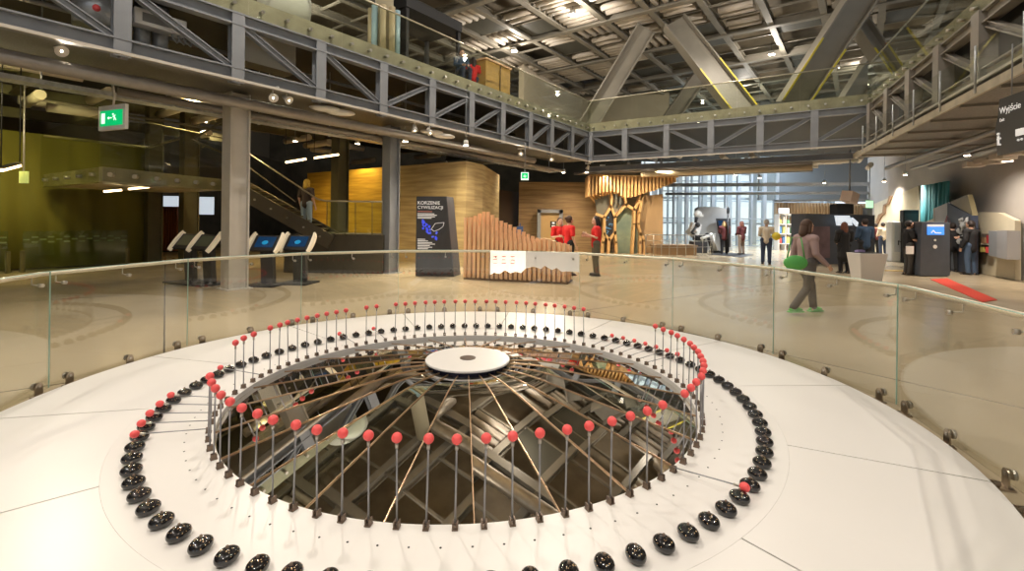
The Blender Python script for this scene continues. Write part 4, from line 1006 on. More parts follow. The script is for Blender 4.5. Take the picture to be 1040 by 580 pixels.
rpoly([(996, 276.5), (1037, 285), (1037, 224), (1020, 216), (1001, 215.5), (996, 217)], .06, .14, 'panel', BEIGE, wl, (0, 1))
rpoly([(998, 237.5), (1014, 237.5), (1014, 259), (998, 257)], .21, .02, 'niche', mat('niche_back', (.12, .10, .08), .6), wl)
rpoly([(998, 247.5), (1014, 248), (1014, 249), (998, 248.5)], .22, .14, 'shelf', BEIGE, wl)
def ritem(pts, nm, m, label, cat, off=.24, th=.1): tag(rpoly(pts, off, th, nm, m), label, cat)
ritem([(1006, 239), (1010, 239), (1010, 247), (1006, 247)], 'red_box', mat('dark_red', (.4, .03, .04), .5), 'dark red box on the upper shelf of the wall niche', 'box')
ritem([(1000, 241), (1004, 241), (1004, 247), (1000, 247)], 'brown_box', mat('brown_card', (.25, .15, .08), .5), 'brown box on the upper shelf of the wall niche', 'box')
ritem([(1005, 251), (1010, 251), (1010, 257), (1005, 257)], 'red_box', RED, 'bright red box on the lower shelf of the wall niche', 'box')
ritem([(999, 251), (1003, 251), (1003, 256), (999, 256)], 'yellow_box', mat('yellow_card', (.55, .45, .12), .5), 'yellow box on the lower shelf of the wall niche', 'box')
cb = thing('wall_cabinet', 'grey steel wall cabinet pair with a red mark and dark slot on the right wall', 'cabinet', rwp(1025, 262, .3))
rpoly([(1014.5, 234.5), (1025, 235), (1025, 261.5), (1014.5, 260)], .25, .25, 'left_cabinet', mat('cabinet_grey', (.30, .32, .35), .4, .3), cb)
rpoly([(1025.5, 234.5), (1036.5, 234.5), (1036.5, 264), (1025.5, 262)], .25, .3, 'right_cabinet', mat('cabinet_grey_light', (.38, .38, .39), .4, .3), cb)
rpoly([(1019, 241), (1022, 241), (1022, 254), (1019, 253.5)], .505, .02, 'dark_slot', BLACKM, cb); rpoly([(1019.5, 236.5), (1022, 236.5), (1022, 239), (1019.5, 239)], .505, .02, 'red_mark', RED, cb)
# vending machine, black box
vd = thing('vending_machine', 'white vending machine with a dark emblem behind the man in black', 'vending machine', zz(P(914, 257, 21.3), 0), R(-20))
b = MB(); b.box((0, 0, .9), (.85, .7, 1.8)); b.build('cabinet', WHITEP, vd, bevel=.06)
b = MB(); b.box((-.05, -.36, 1.05), (.55, .03, 1.2)); b.build('front_glass', mat('vending_glass', (.6, .63, .68), .15), vd)
b = MB()
for a_, c_ in (((-.2, .75), (-.2, .95)), ((-.2, .95), (.08, .75)), ((.08, .75), (.08, .95))): b.bar((a_[0], -.39, a_[1]), (c_[0], -.39, c_[1]), .02, .06, up=(0, 1, 0))
b.build('emblem', BLACKM, vd)
bb = thing('black_cabinet', 'tall black cabinet beside the vending machine', 'cabinet', zz(P(920, 257, 20.9), 0), R(-20))
b = MB(); b.box((.1, 0, 1.15), (.55, .4, 2.3)); b.build('body', BLACKM, bb, bevel=.02)
b = MB(); b.box((.1, -.205, 1.9), (.45, .02, .5)); b.build('panel', CHAR, bb)
# grey information kiosk with screen
D = 15.2; kq = [zz(P(934, 278, D), 0), zz(P(965, 279, D), 0), P(965, 226, D), P(936, 225, D)]
ki = thing('information_kiosk', 'tall charcoal kiosk with a blue screen and round white emblem at the right', 'kiosk', zz(P(950, 279, D), 0))
b = MB(); b.prism([zz(v, .02) if v.z < .1 else v for v in kq], (.15, .5, 0)); b.build('body', CHARB, ki, True, .02)
b = MB(); b.prism([P(941.5, 228, D - .01), P(958.5, 228, D - .01), P(958.5, 238.5, D - .01), P(941.5, 238.5, D - .01)], (0, -.02, 0)); b.build('screen', SCRL, ki, True)
b = MB(); b.prism([P(941.5, 228, D - .035), P(958.5, 228, D - .035), P(958.5, 230.2, D - .035), P(941.5, 230.2, D - .035)], (0, -.01, 0)); b.build('screen_bar', TXTW, ki, True)
b = MB()
for (x, y, x2, y2) in ((946, 236.5, 948, 234), (948, 234, 950, 236.5), (950, 236.5, 956, 236.6)): b.bar(P(x, y, D - .04), P(x2, y2, D - .04), .01, .03)
b.build('screen_mark', TXTW, ki, True)
b = MB()
for p_, r_2 in ((P(949.5, 250.6, D - .02), .062), (P(949.5, 243.9, D - .02), .035)): b.tube([p_, p_ + Vector((0, -.015, 0))], r_2, 18)
b.build('round_emblem', WHITEP, ki, True)
# white tapered bin and red carpet
q = G(880, 286)
bn = thing('tapered_bin', 'white tapered counter bin behind the balustrade in front of the man in blue', 'bin', q)
w0, w1 = .29, .40; hb = P(880, 257, q.y).z
b = MB(); vs = [(-w0, -.2, 0), (w0, -.2, 0), (w0, .2, 0), (-w0, .2, 0), (-w1, -.28, hb), (w1, -.28, hb), (w1, .28, hb), (-w1, .28, hb)]
b.add(vs, [(3, 2, 1, 0), (4, 5, 6, 7), (0, 1, 5, 4), (1, 2, 6, 5), (2, 3, 7, 6), (3, 0, 4, 7)]); b.build('body', WHITEP, bn, bevel=.015)
b = MB(); b.box((0, 0, hb - .01), (.6, .4, .06)); b.build('opening', DARKGAP, bn)
bk = thing('leaflet_pile', 'small pile of violet leaflets on top of the white tapered bin', 'leaflets', q + Vector((-.2, 0, hb + .02)))
b = MB(); b.box((0, 0, .03), (.2, .15, .05)); b.box((.02, 0, .06), (.19, .14, .01), .3); b.build('stack', mat('violet_paper', (.3, .25, .5), .5), bk)
b = MB(); b.prism([G(945, 284), G(962, 283), G(1013, 305), G(998, 307)], (0, 0, .012)); tag(b.build('red_carpet', REDC), 'red carpet strip on the floor in front of the charcoal kiosk', 'carpet')
cr = thing('low_barrier', 'yellowish low barrier bar on the floor between the bin and the kiosk', 'barrier', G(905, 276))
b = MB(); b.tube([G(889, 276) + Vector((0, 0, .05)), G(934, 277) + Vector((0, 0, .05))], .025, 8); b.build('bar', mat('brass_bar', (.5, .35, .12), .4, .5), cr, True)
for x in (891, 932):
    b = MB(); b.box(G(x, 276.5) + Vector((0, 0, .02)), (.12, .12, .04)); b.build('foot', BLACKM, cr, True)

# ---------------------------------------------------------------- hanging signs
sg = thing('exit_direction_sign', 'black hanging sign reading Wyjscie with white pictograms at the right edge', 'sign', P(1025, 150, 7.2))
sd = Vector((-.3, -.954, 0)).normalized(); s0 = P(1013.5, 118, 7.3)
def sp(u, v): return s0 + sd * u + Vector((0, 0, v))
b = MB(); b.prism([sp(0, .0), sp(.03, .25), sp(1.05, .25), sp(1.05, -.60), sp(.0, -.60), sp(-.06, -.18)], Vector((.954, -.3, 0)).normalized() * .06); b.build('board', mat('sign_black', (.018, .016, .013), .4), sg, True)
off = Vector((-.954, .3, 0)).normalized() * .006
text('Wyjście', .135, sg, face_frame(sp(.045, .02) + off - sg.location, sd), TXTW); text('Exit', .07, sg, face_frame(sp(.05, -.10) + off - sg.location, sd), TXTW)
b = MB(); b.bar(sp(.03, -.45) + off, sp(.03, -.31) + off, .012, .03); b.ball(sp(.03, -.28) + off, .022, 10); b.bar(sp(.0, -.36) + off, sp(.08, -.35) + off, .012, .025); b.bar(sp(.03, -.43) + off, sp(.08, -.45) + off, .012, .025)
b.build('pictogram', TXTW, sg, True); b = MB()
b.bar(sp(0.42, -.30) + off, sp(0.54, -.30) + off, .012, .03); b.bar(sp(0.44, -.28) + off, sp(0.44, -.38) + off, .012, .05); b.bar(sp(0.49, -.28) + off, sp(0.49, -.38) + off, .012, .05); b.bar(sp(0.54, -.28) + off, sp(0.54, -.38) + off, .012, .05)
b.ball(sp(0.46, -.44) + off, .018, 10); b.ball(sp(0.53, -.44) + off, .018, 10); b.build('pictogram', TXTW, sg, True)
for u in (.3, .8):
    b = MB(); b.tube([sp(u, .25), sp(u, 1.0)], .008, 6); b.build('hanging_rod', STEEL, sg, True)
ex = thing('exit_sign', 'green emergency exit sign with running figure hanging from the cable tray at left', 'sign', P(115, 131, 9.3))
p0, p1 = P(102, 109.5, 9.3), P(128.5, 130, 9.0); d = zz(p1 - p0, 0); w = d.length; d.normalize(); hh = p0.z - p1.z + .03
M0 = face_frame((p0 + p1) / 2, d)
def ebox(u, v, w_, h_, dz, m, nm, t_=.004):
    b = MB(); b.box((0, 0, 0), (w_, h_, t_)); b.v = [M0 @ (x + Vector((u, v, dz))) for x in b.v]; b.build(nm, m, ex, True)
ebox(0, 0, w, hh, 0, WHITEP, 'sign_case', .06); ebox(.0, -.01, w * .84, hh * .62, .035, GREENS, 'green_face'); ebox(-w * .30, -.01, w * .13, hh * .42, .04, SIGNW, 'door_symbol')
b = MB()
for (x0, y0, x1, y1, t_) in ((-.09, 0, .03, 0, .016), (-.09, 0, -.06, .02, .014), (-.09, 0, -.06, -.02, .014), (.07, .03, .12, .0, .02), (.12, 0, .09, -.05, .016), (.12, 0, .16, -.05, .016), (.07, .02, .14, .045, .014)):
    b.bar((x0, y0 - .01, .042), (x1, y1 - .01, .042), t_, .004, up=(0, 0, 1))
b.ball((.07, .055, .042), .016, 10); b.v = [M0 @ x for x in b.v]; b.build('running_figure', SIGNW, ex, True)
b = MB(); mid = (p0 + p1) / 2; b.tube([mid + Vector((0, 0, hh / 2)), mid + Vector((.02, 0, hh / 2 + .18)), mid + Vector((-.02, 0, hh / 2 + .4)), zz(mid, 4.0)], .018, 8); b.build('cable', WHITEP, ex, True)
ey = thing('exit_sign', 'small green exit sign hanging beyond the timber posts under the truss corner', 'sign', P(533, 178, 17))
b = MB(); b.box(P(533, 179, 17), (.27, .05, .27)); b.build('sign_case', SIGNW, ey, True)
b = MB(); b.box(P(533, 178.6, 16.95), (.22, .03, .20)); b.build('green_face', GREENS, ey, True)
b = MB(); b.bar(P(531.5, 179, 16.92), P(534.5, 179, 16.92), .01, .02); b.bar(P(533, 177, 16.92), P(533, 181, 16.92), .01, .03); b.build('symbol', SIGNW, ey, True)
b = MB(); b.tube([P(533, 175, 17), zz(P(533, 175, 17), 4.4)], .012, 6); b.build('hanging_rod', STEEL, ey, True)
ez = thing('pendant_sign', 'small yellow green hanging sign at the left picture edge', 'sign', P(24, 180, 9.6))
b = MB(); b.box(P(24.3, 180, 9.6), (.15, .05, .24)); b.build('sign_case', mat('yellow_green_sign', (.5, .55, .15), .4, emit=(.6, .7, .2), es=.5), ez, True)
b = MB(); b.tube([P(24, 174, 9.6), zz(P(24, 174, 9.6), 4.4)], .015, 6); b.build('hanging_rod', STEELL, ez, True)
b = MB(); b.box(P(562, 228, 24.6), (.32, .04, .34)); b.box(P(562, 226.5, 24.55), (.12, .02, .08), m=1); b.box(P(562, 229.6, 24.55), (.16, .02, .06), m=1)
tag(b.build('black_plaque', [BLACKM, TXTW]), 'small black plaque with white symbol by the framed door', 'plaque')
b = MB(); b.box(P(528, 234.5, 14.6), (.2, .1, .28)); b.box(P(528, 240, 14.6), (.03, .03, .8)); b.tube([zz(P(528, 234.5, 14.6), 0), P(528, 238, 14.6)], .02, 8)
tag(b.build('blue_seat_back', BLUEP), 'small blue chair back seen over the timber posts', 'chair')

# ---------------------------------------------------------------- lamps
AIM = {436: (.3, 12.4, 700), 421: (-2.2, 13.2, 350), 560: (2.0, 14.3, 500), 612: (5.5, 23.9, 260), 597: (2.0, 24.8, 500), 277: (-1, 5, 260)}
def spot_fixture(x, y, d, tx, ty, label, group, power=0, size=1.0):
    p = P(x, y, d); tx, ty, power = AIM.get(x, (tx, ty, power)); t = thing('track_spotlight', label, 'spotlight', p, 0, group)
    aim = (Vector((tx, ty, 0)) - p).normalized(); q = Vector((0, 0, -1)).rotation_difference(aim).to_matrix().to_4x4()
    b = MB(); b.lathe([(0, .10), (.045, .10), (.06, .02), (.10, -.10), (.09, -.10), (0, -.09)], n=18); b.v = [q @ (v * size) for v in b.v]; b.build('lamp_head', WHITEP, t)
    b = MB(); b.lathe([(0, -.088), (.045, -.088), (.045, -.092), (0, -.092)], n=18); b.v = [q @ (v * size) for v in b.v]; b.build('lens', LAMPW, t)
    b = MB(); b.box((0, 0, .19), (.26, .06, .06)); b.tube([(0, 0, .16), (0, 0, .05)], .015, 8); b.build('bracket', WHITEP, t)
    if power:
        L = bpy.data.lights.new('spot', 'SPOT'); L.energy = power; L.spot_size = R(95); L.spot_blend = .8; L.shadow_soft_size = .08; L.color = (1, .86, .68)
        lo = bpy.data.objects.new('spot_light', L); C.objects.link(lo); lo.location = p + aim * .16; lo.rotation_euler = aim.to_track_quat('-Z', 'Y').to_euler()
    return t
for i, (x, y, d, pw) in enumerate(((60, 50, 8.1, 260), (277, 98, 10.6, 260), (291, 100, 10.9, 0), (421, 130, 13.9, 260), (436, 133, 14.2, 0), (529, 156, 18.4, 300), (560, 161, 20.2, 0), (597, 170, 23.2, 300), (612, 172, 23.6, 0))):
    spot_fixture(x, y, d, -.4 if pw else 1, 5 if pw else 9, ['white track spotlight nearest on the left ledge', 'white spotlight, left one of the bright pair on the left ledge', 'white spotlight, right one of the bright pair on the left ledge', 'white spotlight left of the white speaker wings', 'white spotlight touching the white speaker wings', 'white spotlight above the small green exit sign', 'white spotlight just left of the truss corner', 'white spotlight at the truss corner above the pavilion', 'white spotlight right of the truss corner above the pavilion'][i], None, pw, 1.0)
for i, (x, y, x1, y1, d, l) in enumerate(((322, 108, 352, 116, 11.8, 'pair of white wing shaped speakers under the left truss, nearer'), (432, 132, 456, 140, 14.6, 'pair of white wing shaped speakers under the left truss, farther'))):
    t = thing('wing_speaker', l, 'speaker', P(x, y, d)); a, c = P(x, y, d), P(x1, y1, d + .5)
    for k in range(2):
        b = MB(); m_ = a + (c - a) * (.27 + .5 * k); b.ball(m_, .2, 16, sc=(1.9, .8, .42), rot=Matrix.Rotation(.5, 3, 'Z')); b.build('wing', WHITEP, t, True)
    b = MB(); b.tube([(a + c) / 2, zz((a + c) / 2, 4.42)], .02, 8); b.build('hanger', STEEL, t, True)
roof = [(-13, 9, 0), (-9, 20, 0), (-4.5, -1, 0), (5, -2, 0), (0, -5.5, 0), (-9, 3, 0), (10, 3, 0), (0, 25, 0), (-3.2, 8.5, 0), (6, 8, 0), (1.2, 14, 0), (8.5, 17.5, 0), (2.5, 20.5, 0), (13.5, 25, 0), (16, 33, 0), (20, 27, 0)]
for i, (x, y, _) in enumerate(roof):
    t = thing('roof_downlight', 'bright round downlight in the roof grid', 'lamp', (x, y, 10.5), 0, 'round downlights in the roof grid')
    b = MB(); b.tube([(0, 0, .16), (0, 0, .7)], .012, 6); b.build('cord', BLACKM, t)
    b = MB(); b.lathe([(0, .18), (.12, .18), (.17, 0), (.15, 0), (0, .02)], n=20); b.build('lamp_housing', WHITEP, t)
    b = MB(); b.lathe([(0, -.0), (.145, -.0), (.145, -.012), (0, -.012)], n=20); b.build('lens', LAMPW, t)
    L = bpy.data.lights.new('roof_lamp', 'POINT'); L.energy = 230; L.shadow_soft_size = .09; L.color = (1, .90, .77)
    lo = bpy.data.objects.new('roof_lamp', L); C.objects.link(lo); lo.location = (x, y, 10.3)
    L2 = bpy.data.lights.new('roof_spot', 'SPOT'); L2.energy = 1050; L2.spot_size = R(140); L2.spot_blend = 1; L2.shadow_soft_size = .12; L2.color = (1, .90, .79)
    lo = bpy.data.objects.new('roof_spot', L2); C.objects.link(lo); lo.location = (x, y, 10.35)
# fill lamps added to brighten under the galleries and at the far roof
under = [(-9, 8, 4.7, 220, (1, .8, .5)), (-9.2, 7.5, 4.9, 420, (1, .88, .35)), (-9, 14, 4.9, 160, (1, .75, .4)), (-10.8, 10.3, 4.9, 650, (1, .88, .35)), (-8.6, 12.9, 4.9, 420, (1, .88, .35)), (-11, 17, 5, 110, (1, .8, .5)), (-6.2, 19, 4.6, 150, (1, .7, .25)), (-8.5, 18.6, 4.6, 150, (1, .68, .2)), (-3.3, 14.6, 4.0, 150, (1, .85, .6)), (-1.5, 15.2, 4.0, 110, (1, .85, .6)),
         (0, 22, 4.2, 120, (1, .85, .6)), (2.5, 23.4, 4.0, 150, (1, .8, .55)), (5.5, 22.6, 4.3, 260, (1, .82, .58)), (7, 22.5, 4.3, 170, (1, .82, .58)), (11, 23.5, 4.0, 220, (.9, .95, 1)), (14, 27, 4.2, 260, (.9, .95, 1)), (18, 27.5, 4, 260, (1, .9, .8)), (22, 28, 4, 220, (1, .85, .7)),
         (17.3, 21.0, 3.85, 120, (1, .9, .8)), (14.3, 15.0, 3.85, 110, (1, .88, .75)), (13.6, 12.6, 3.85, 100, (1, .85, .7)), (19.5, 25, 3.9, 160, (1, .92, .8)), (12, 9.5, 3.9, 90, (1, .85, .7)), (16, 31, 9, 900, (.6, .8, 1)), (22, 40, 9, 1500, (.5, .75, 1)), (19, 34, 9, 900, (.55, .78, 1))]
for i, (x, y, z, e, c_) in enumerate(under):
    t = thing('added_fill_lamp', 'small round fill lamp added for light, hung on a rod', 'lamp', (x, y, z), 0, 'added fill lamps')
    b = MB(); b.lathe([(0, .16), (.07, .16), (.09, 0), (.08, 0), (0, .01)], n=16); b.build('lamp_housing', WHITEP, t)
    b = MB(); b.lathe([(0, 0), (.075, 0), (.075, -.01), (0, -.01)], n=16); b.build('lens', LAMPW, t)
    b = MB(); b.tube([(0, 0, .15), (0, 0, (5.8 if z < 6 else 11) - z)], .01, 6); b.build('rod', STEEL, t)
    L = bpy.data.lights.new('downlight', 'SPOT'); L.energy = e * (5.0 if x > 10 and y < 30 else 3.0 if x > -4 else 2.4); L.spot_size = R(150); L.spot_blend = 1; L.shadow_soft_size = .08; L.color = c_
    lo = bpy.data.objects.new('downlight', L); C.objects.link(lo); lo.location = (x, y, z - .05)
    if c_ == (1, .88, .35): lo.rotation_euler = Vector((-4.2, 1.5, -2.2)).to_track_quat('-Z', 'Y').to_euler(); L.energy = e * 1.1; L.spot_size = R(125)  # yellow fill lamps turned to wash the olive curtain

# ---------------------------------------------------------------- people
SKIN = mat('skin', (.62, .38, .27), .5)
def capsule(b, a, c, ra, rc, n=10):
    a, c = Vector(a), Vector(c); d = (c - a); L = d.length; q = Vector((0, 0, 1)).rotation_difference(d.normalized()).to_matrix().to_4x4(); M = Matrix.Translation(a) @ q
    prof = [(max(.0005, ra * math.sin(t)), -ra * math.cos(t)) for t in [PI / 2 * k / 4 for k in range(5)]] + [(max(.0005, rc * math.cos(t)), L + rc * math.sin(t)) for t in [PI / 2 * k / 4 for k in range(5)]]
    b.lathe(prof, n=n, M=M)
    o = len(b.v) - n * 10; b.f.append([o + k for k in range(n)][::-1]); b.mi.append(0); b.sm.append(True); b.f.append([o + 9 * n + k for k in range(n)]); b.mi.append(0); b.sm.append(True)
def remesh(b, vox, smooth=4):
    me = bpy.data.meshes.new('tmp'); me.from_pydata([tuple(v) for v in b.v], [], b.f); o = bpy.data.objects.new('tmp', me); C.objects.link(o)
    m = o.modifiers.new('r', 'REMESH'); m.mode = 'VOXEL'; m.voxel_size = vox; m.use_smooth_shade = True
    s = o.modifiers.new('s', 'SMOOTH'); s.factor = .5; s.iterations = smooth
    bpy.context.view_layer.update(); r = bpy.data.meshes.new_from_object(o.evaluated_get(bpy.context.evaluated_depsgraph_get()))
    bpy.data.objects.remove(o); bpy.data.meshes.remove(me)
    for p in r.polygons: p.use_smooth = True
    return r
def J(pose):
    j = dict(pel=(0, 0, .95), waist=(0, .0, 1.12), chest=(0, .0, 1.32), neck=(0, -.01, 1.47), head=(0, .02, 1.62))
    for s, k in ((-1, 'l'), (1, 'r')):
        j['sh' + k] = (s * .175, -.01, 1.41); j['el' + k] = (s * .235, -.03, 1.13); j['wr' + k] = (s * .245, .06, .89)
        j['hp' + k] = (s * .09, 0, .92); j['kn' + k] = (s * .10, .02, .50); j['an' + k] = (s * .105, -.02, .09)
    if pose in ('fwd', 'talk'):
        for s, k in ((-1, 'l'), (1, 'r')): j['el' + k] = (s * .22, .03, 1.14); j['wr' + k] = (s * .13, .27, 1.17 + (.06 if k == 'l' else 0))
    if pose == 'hold': j['elr'] = (.22, .03, 1.14); j['wrr'] = (.15, .27, 1.08); j['ell'] = (-.22, .03, 1.14); j['wrl'] = (-.08, .28, 1.05)
    if pose == 'reach': j['elr'] = (.25, .18, 1.22); j['wrr'] = (.2, .42, 1.2)
    if pose == 'walk':
        j['knl'] = (-.10, .20, .52); j['anl'] = (-.10, .25, .10); j['knr'] = (.10, -.05, .50); j['anr'] = (.10, -.33, .14); j['wrl'] = (-.25, -.1, .90); j['wrr'] = (.25, .18, .93)
    if pose == 'sit':
        for k in list(j): j[k] = (j[k][0], j[k][1], j[k][2] - .46)
        for s, k in ((-1, 'l'), (1, 'r')): j['kn' + k] = (s * .12, .42, .50); j['an' + k] = (s * .12, .40, .09); j['el' + k] = (s * .23, .05, .72); j['wr' + k] = (s * .12, .3, .66)
    return j
CACHE = {}
def bodymesh(pose):
    if pose in CACHE: return CACHE[pose]
    j = {k: Vector(v) for k, v in J(pose).items()}; b = MB()
    capsule(b, j['pel'], j['waist'], .125, .115); capsule(b, j['waist'], j['chest'], .115, .13); capsule(b, j['shl'], j['shr'], .065, .065); capsule(b, j['chest'], j['neck'], .10, .055); capsule(b, j['neck'], j['head'] + Vector((0, -.01, -.04)), .052, .05)
    hd = j['head']; b.ball(hd + Vector((0, 0, .02)), .098, 16, sc=(.80, .98, 1.18)); b.ball(hd + Vector((0, .045, -.055)), .055, 12, sc=(.95, .9, .9))
    b.ball(hd + Vector((0, .105, -.012)), .016, 8, sc=(.8, 1, 1.5)); b.ball(hd + Vector((0, .085, .03)), .03, 8, sc=(1.8, .5, .5))
    b.ball(hd + Vector((0, .092, -.052)), .017, 8, sc=(1.5, .6, .5))
    for s in (-1, 1): b.ball(hd + Vector((s * .081, -.005, -.005)), .026, 8, sc=(.35, .7, 1.1))
    for s, k in ((-1, 'l'), (1, 'r')):
        capsule(b, j['hp' + k], j['kn' + k], .088, .056); capsule(b, j['kn' + k], j['an' + k], .054, .038)
        a = j['an' + k]; capsule(b, a + Vector((0, -.03, -.045)), a + Vector((s * .01, .13, -.055)), .037, .030)
        capsule(b, j['sh' + k], j['el' + k], .050, .038); capsule(b, j['el' + k], j['wr' + k], .037, .026)
        d = (j['wr' + k] - j['el' + k]).normalized(); w = j['wr' + k]; sd_ = Vector((0, 1, 0)) if abs(d.z) > .6 else Vector((0, 0, 1)); sd_ = (sd_ - d * sd_.dot(d)).normalized(); nrm = d.cross(sd_).normalized() * (-s)
        if nrm.x * s > 0: nrm = -nrm
        for q in (-.022, 0, .022): capsule(b, w, w + d * .085 + sd_ * q, .018, .014, 8)
        for q, l in ((-.033, .058), (-.011, .075), (.011, .082), (.033, .070)):
            k0 = w + d * .085 + sd_ * q * .9; k1 = k0 + d * l * .55 + sd_ * q * .15 + nrm * .008; k2 = k1 + (d * .75 + nrm * .6).normalized() * l * .5
            capsule(b, k0, k1, .0088, .008, 8); capsule(b, k1, k2, .008, .007, 8)
        t0 = w + d * .03 + sd_ * .02; t1 = t0 + (d * .6 + sd_ * .75).normalized() * .04 + nrm * .01; capsule(b, t0, t1, .011, .010, 8); capsule(b, t1, t1 + (d * .9 + sd_ * .2 + nrm * .3).normalized() * .03, .0095, .008, 8)
    CACHE[pose] = remesh(b, .0085); return CACHE[pose]
def clothmesh(pose, kind):
    key = (pose, kind)
    if key in CACHE: return CACHE[key]
    j = {k: Vector(v) for k, v in J(pose).items()}; b = MB(); e = .014
    if kind in ('tee', 'jacket', 'dress', 'shirt'):
        e = .014 if kind in ('tee', 'shirt') else .028
        capsule(b, j['pel'] + Vector((0, 0, -.02)), j['waist'], .125 + e, .118 + e); capsule(b, j['waist'], j['chest'], .118 + e, .132 + e); capsule(b, j['shl'], j['shr'], .067 + e, .067 + e); capsule(b, j['chest'], j['neck'] - Vector((0, 0, .03)), .11 + e, .06 + e * .6)
        for k in 'lr':
            if kind == 'tee': m_ = j['sh' + k] + (j['el' + k] - j['sh' + k]) * .72; capsule(b, j['sh' + k], m_, .056 + e, .056 + e)
            else: capsule(b, j['sh' + k], j['el' + k], .053 + e, .044 + e * .8); capsule(b, j['el' + k], j['wr' + k] - (j['wr' + k] - j['el' + k]) * .03, .044 + e * .8, .032 + e * .7)
        if kind == 'jacket': capsule(b, j['pel'] + Vector((0, 0, -.1)), j['pel'], .15, .15)
        if kind == 'dress':
            capsule(b, j['pel'] + Vector((0, 0, -.38)), j['pel'], .20, .155)
    elif kind == 'trousers':
        capsule(b, j['hpl'] + Vector((0, 0, .04)), j['hpr'] + Vector((0, 0, .04)), .112, .112); capsule(b, j['pel'], j['pel'] + Vector((0, 0, .08)), .13, .125)
        for k in 'lr': capsule(b, j['hp' + k], j['kn' + k], .102, .074); capsule(b, j['kn' + k], j['an' + k] + Vector((0, 0, .0)), .072, .062)
    CACHE[key] = remesh(b, .012, 6); return CACHE[key]
def person(x, yfeet, d, hgt, yaw, pose, top, tcol, bcol, shoe, hair, haircol, label, base_z=0.0, loc=None, extra=None):
    p = loc if loc is not None else zz(P(x, yfeet, d), base_z)
    t = thing('person', label, 'person', p, R(yaw) + PI); s = hgt / 1.75; t.scale = (s * 1.12, s * 1.08, s)
    def put(nm, me, m):
        me = me.copy(); me.materials.clear(); me.materials.append(m)
        o = bpy.data.objects.new(nm, me); C.objects.link(o); o.parent = t; return o
    put('body', bodymesh(pose), SKIN)
    put('top', clothmesh(pose, top), tcol); put('trousers', clothmesh(pose, 'trousers'), bcol)
    j = {k: Vector(v) for k, v in J(pose).items()}
    for k, sx in (('l', -1), ('r', 1)):
        a = j['an' + k]; b = MB(); b.ball(a + Vector((sx * .005, .045, -.045)), .06, 14, sc=(.8, 2.3, .72)); b.box(a + Vector((sx * .005, .045, -.079)), (.085, .27, .022)); b.build('shoe', shoe, t)
    hd = j['head']; b = MB()
    b.ball(hd + Vector((0, -.018, .035)), .107, 18, sc=(.84, 1.0, 1.12))
    if hair in ('long', 'mid'):
        capsule(b, hd + Vector((0, -.055, .0)), hd + Vector((0, -.085, -.24 if hair == 'long' else -.12)), .078, .07)
        for sx in (-1, 1): capsule(b, hd + Vector((sx * .07, -.02, .03)), hd + Vector((sx * .085, -.04, -.2 if hair == 'long' else -.1)), .035, .03)
    if hair == 'beard': b.ball(hd + Vector((0, .062, -.075)), .05, 12, sc=(1.1, .8, .9))
    if hair == 'bun': b.ball(hd + Vector((0, -.12, .07)), .045, 12)
    # leave the face free
    b2 = MB(); b2.v, b2.f, b2.mi, b2.sm = b.v, b.f, b.mi, b.sm
    if hair != 'beard' : b2.v = [Vector((v.x, min(v.y, .045 + max(0, v.z - hd.z - .045) * .6), v.z)) if v.z > hd.z - .14 else v for v in b2.v]
    b2.build('hair', haircol, t)
    for sx in (-1, 1):
        b = MB(); b.ball(hd + Vector((sx * .031, .088, .008)), .009, 8); b.build('eye', BLACKM, t)
    b = MB(); b.ball(hd + Vector((0, .101, -.053)), .012, 8, sc=(1.7, .4, .4)); b.build('mouth', mat('lips', (.5, .2, .17), .5), t)
    return t
cRED = mat('red_shirt', (.68, .02, .02), .8); cBLK = mat('black_cloth', (.014, .014, .016), .85); cNAVY = mat('navy_jeans', (.03, .045, .09), .85); cGRN = mat('grey_green_cloth', (.12, .115, .08), .85)
cMAR = mat('maroon_cloth', (.10, .02, .02), .85); cTAN = mat('tan_cloth', (.30, .22, .16), .85); cWHT = mat('cream_cloth', (.62, .55, .45), .85); cBLU = mat('slate_blue_cloth', (.035, .07, .13), .85); cMAU = mat('mauve_cloth', (.34, .24, .24), .85)
hBR = mat('brown_hair', (.07, .035, .02), .6); hDK = mat('dark_hair', (.02, .012, .01), .6); hRD = mat('auburn_hair', (.13, .04, .02), .6); hBL = mat('blond_hair', (.50, .33, .14), .6); hGR = mat('grey_hair', (.4, .38, .35), .6)
sBK = mat('black_shoe', (.02, .018, .016), .5); sBR = mat('brown_shoe', (.10, .06, .04), .6); sGN = mat('green_shoe', (.12, .5, .10), .6); cJN = mat('blue_jeans', (.06, .10, .17), .85)
E_ = mat('light_blue_jeans', (.30, .38, .46), .85)
person(568, 279, 14.9, 1.72, 12, 'talk', 'tee', cRED, cBLK, sBR, 'short', hBR, 'person in red t-shirt facing forward behind the timber posts, left of the trio')
person(577.5, 279, 14.3, 1.77, 115, 'down', 'tee', cRED, cBLK, sBR, 'bun', hBR, 'person in red t-shirt and black trousers seen from behind, middle of the trio')
person(605, 280, 14.3, 1.76, -90, 'talk', 'tee', cRED, cGRN, sBK, 'long', hDK, 'person in red t-shirt and grey green trousers gesturing with both hands, facing left')
person(735.5, 257, 25.0, 1.72, 160, 'hold', 'jacket', cMAR, cBLK, sBK, 'mid', hBL, 'person in dark maroon jacket and black trousers on the mat, left one')
person(753, 258, 24.8, 1.72, 200, 'hold', 'jacket', cMAR, cTAN, sBK, 'mid', hRD, 'person in maroon jacket and tan trousers on the mat, right one')
pw = person(778, 268, 19.2, 1.78, 150, 'hold', 'shirt', cWHT, cNAVY, sBK, 'short', hGR, 'person in cream top and dark jeans carrying a yellow ball, left of the far opening')
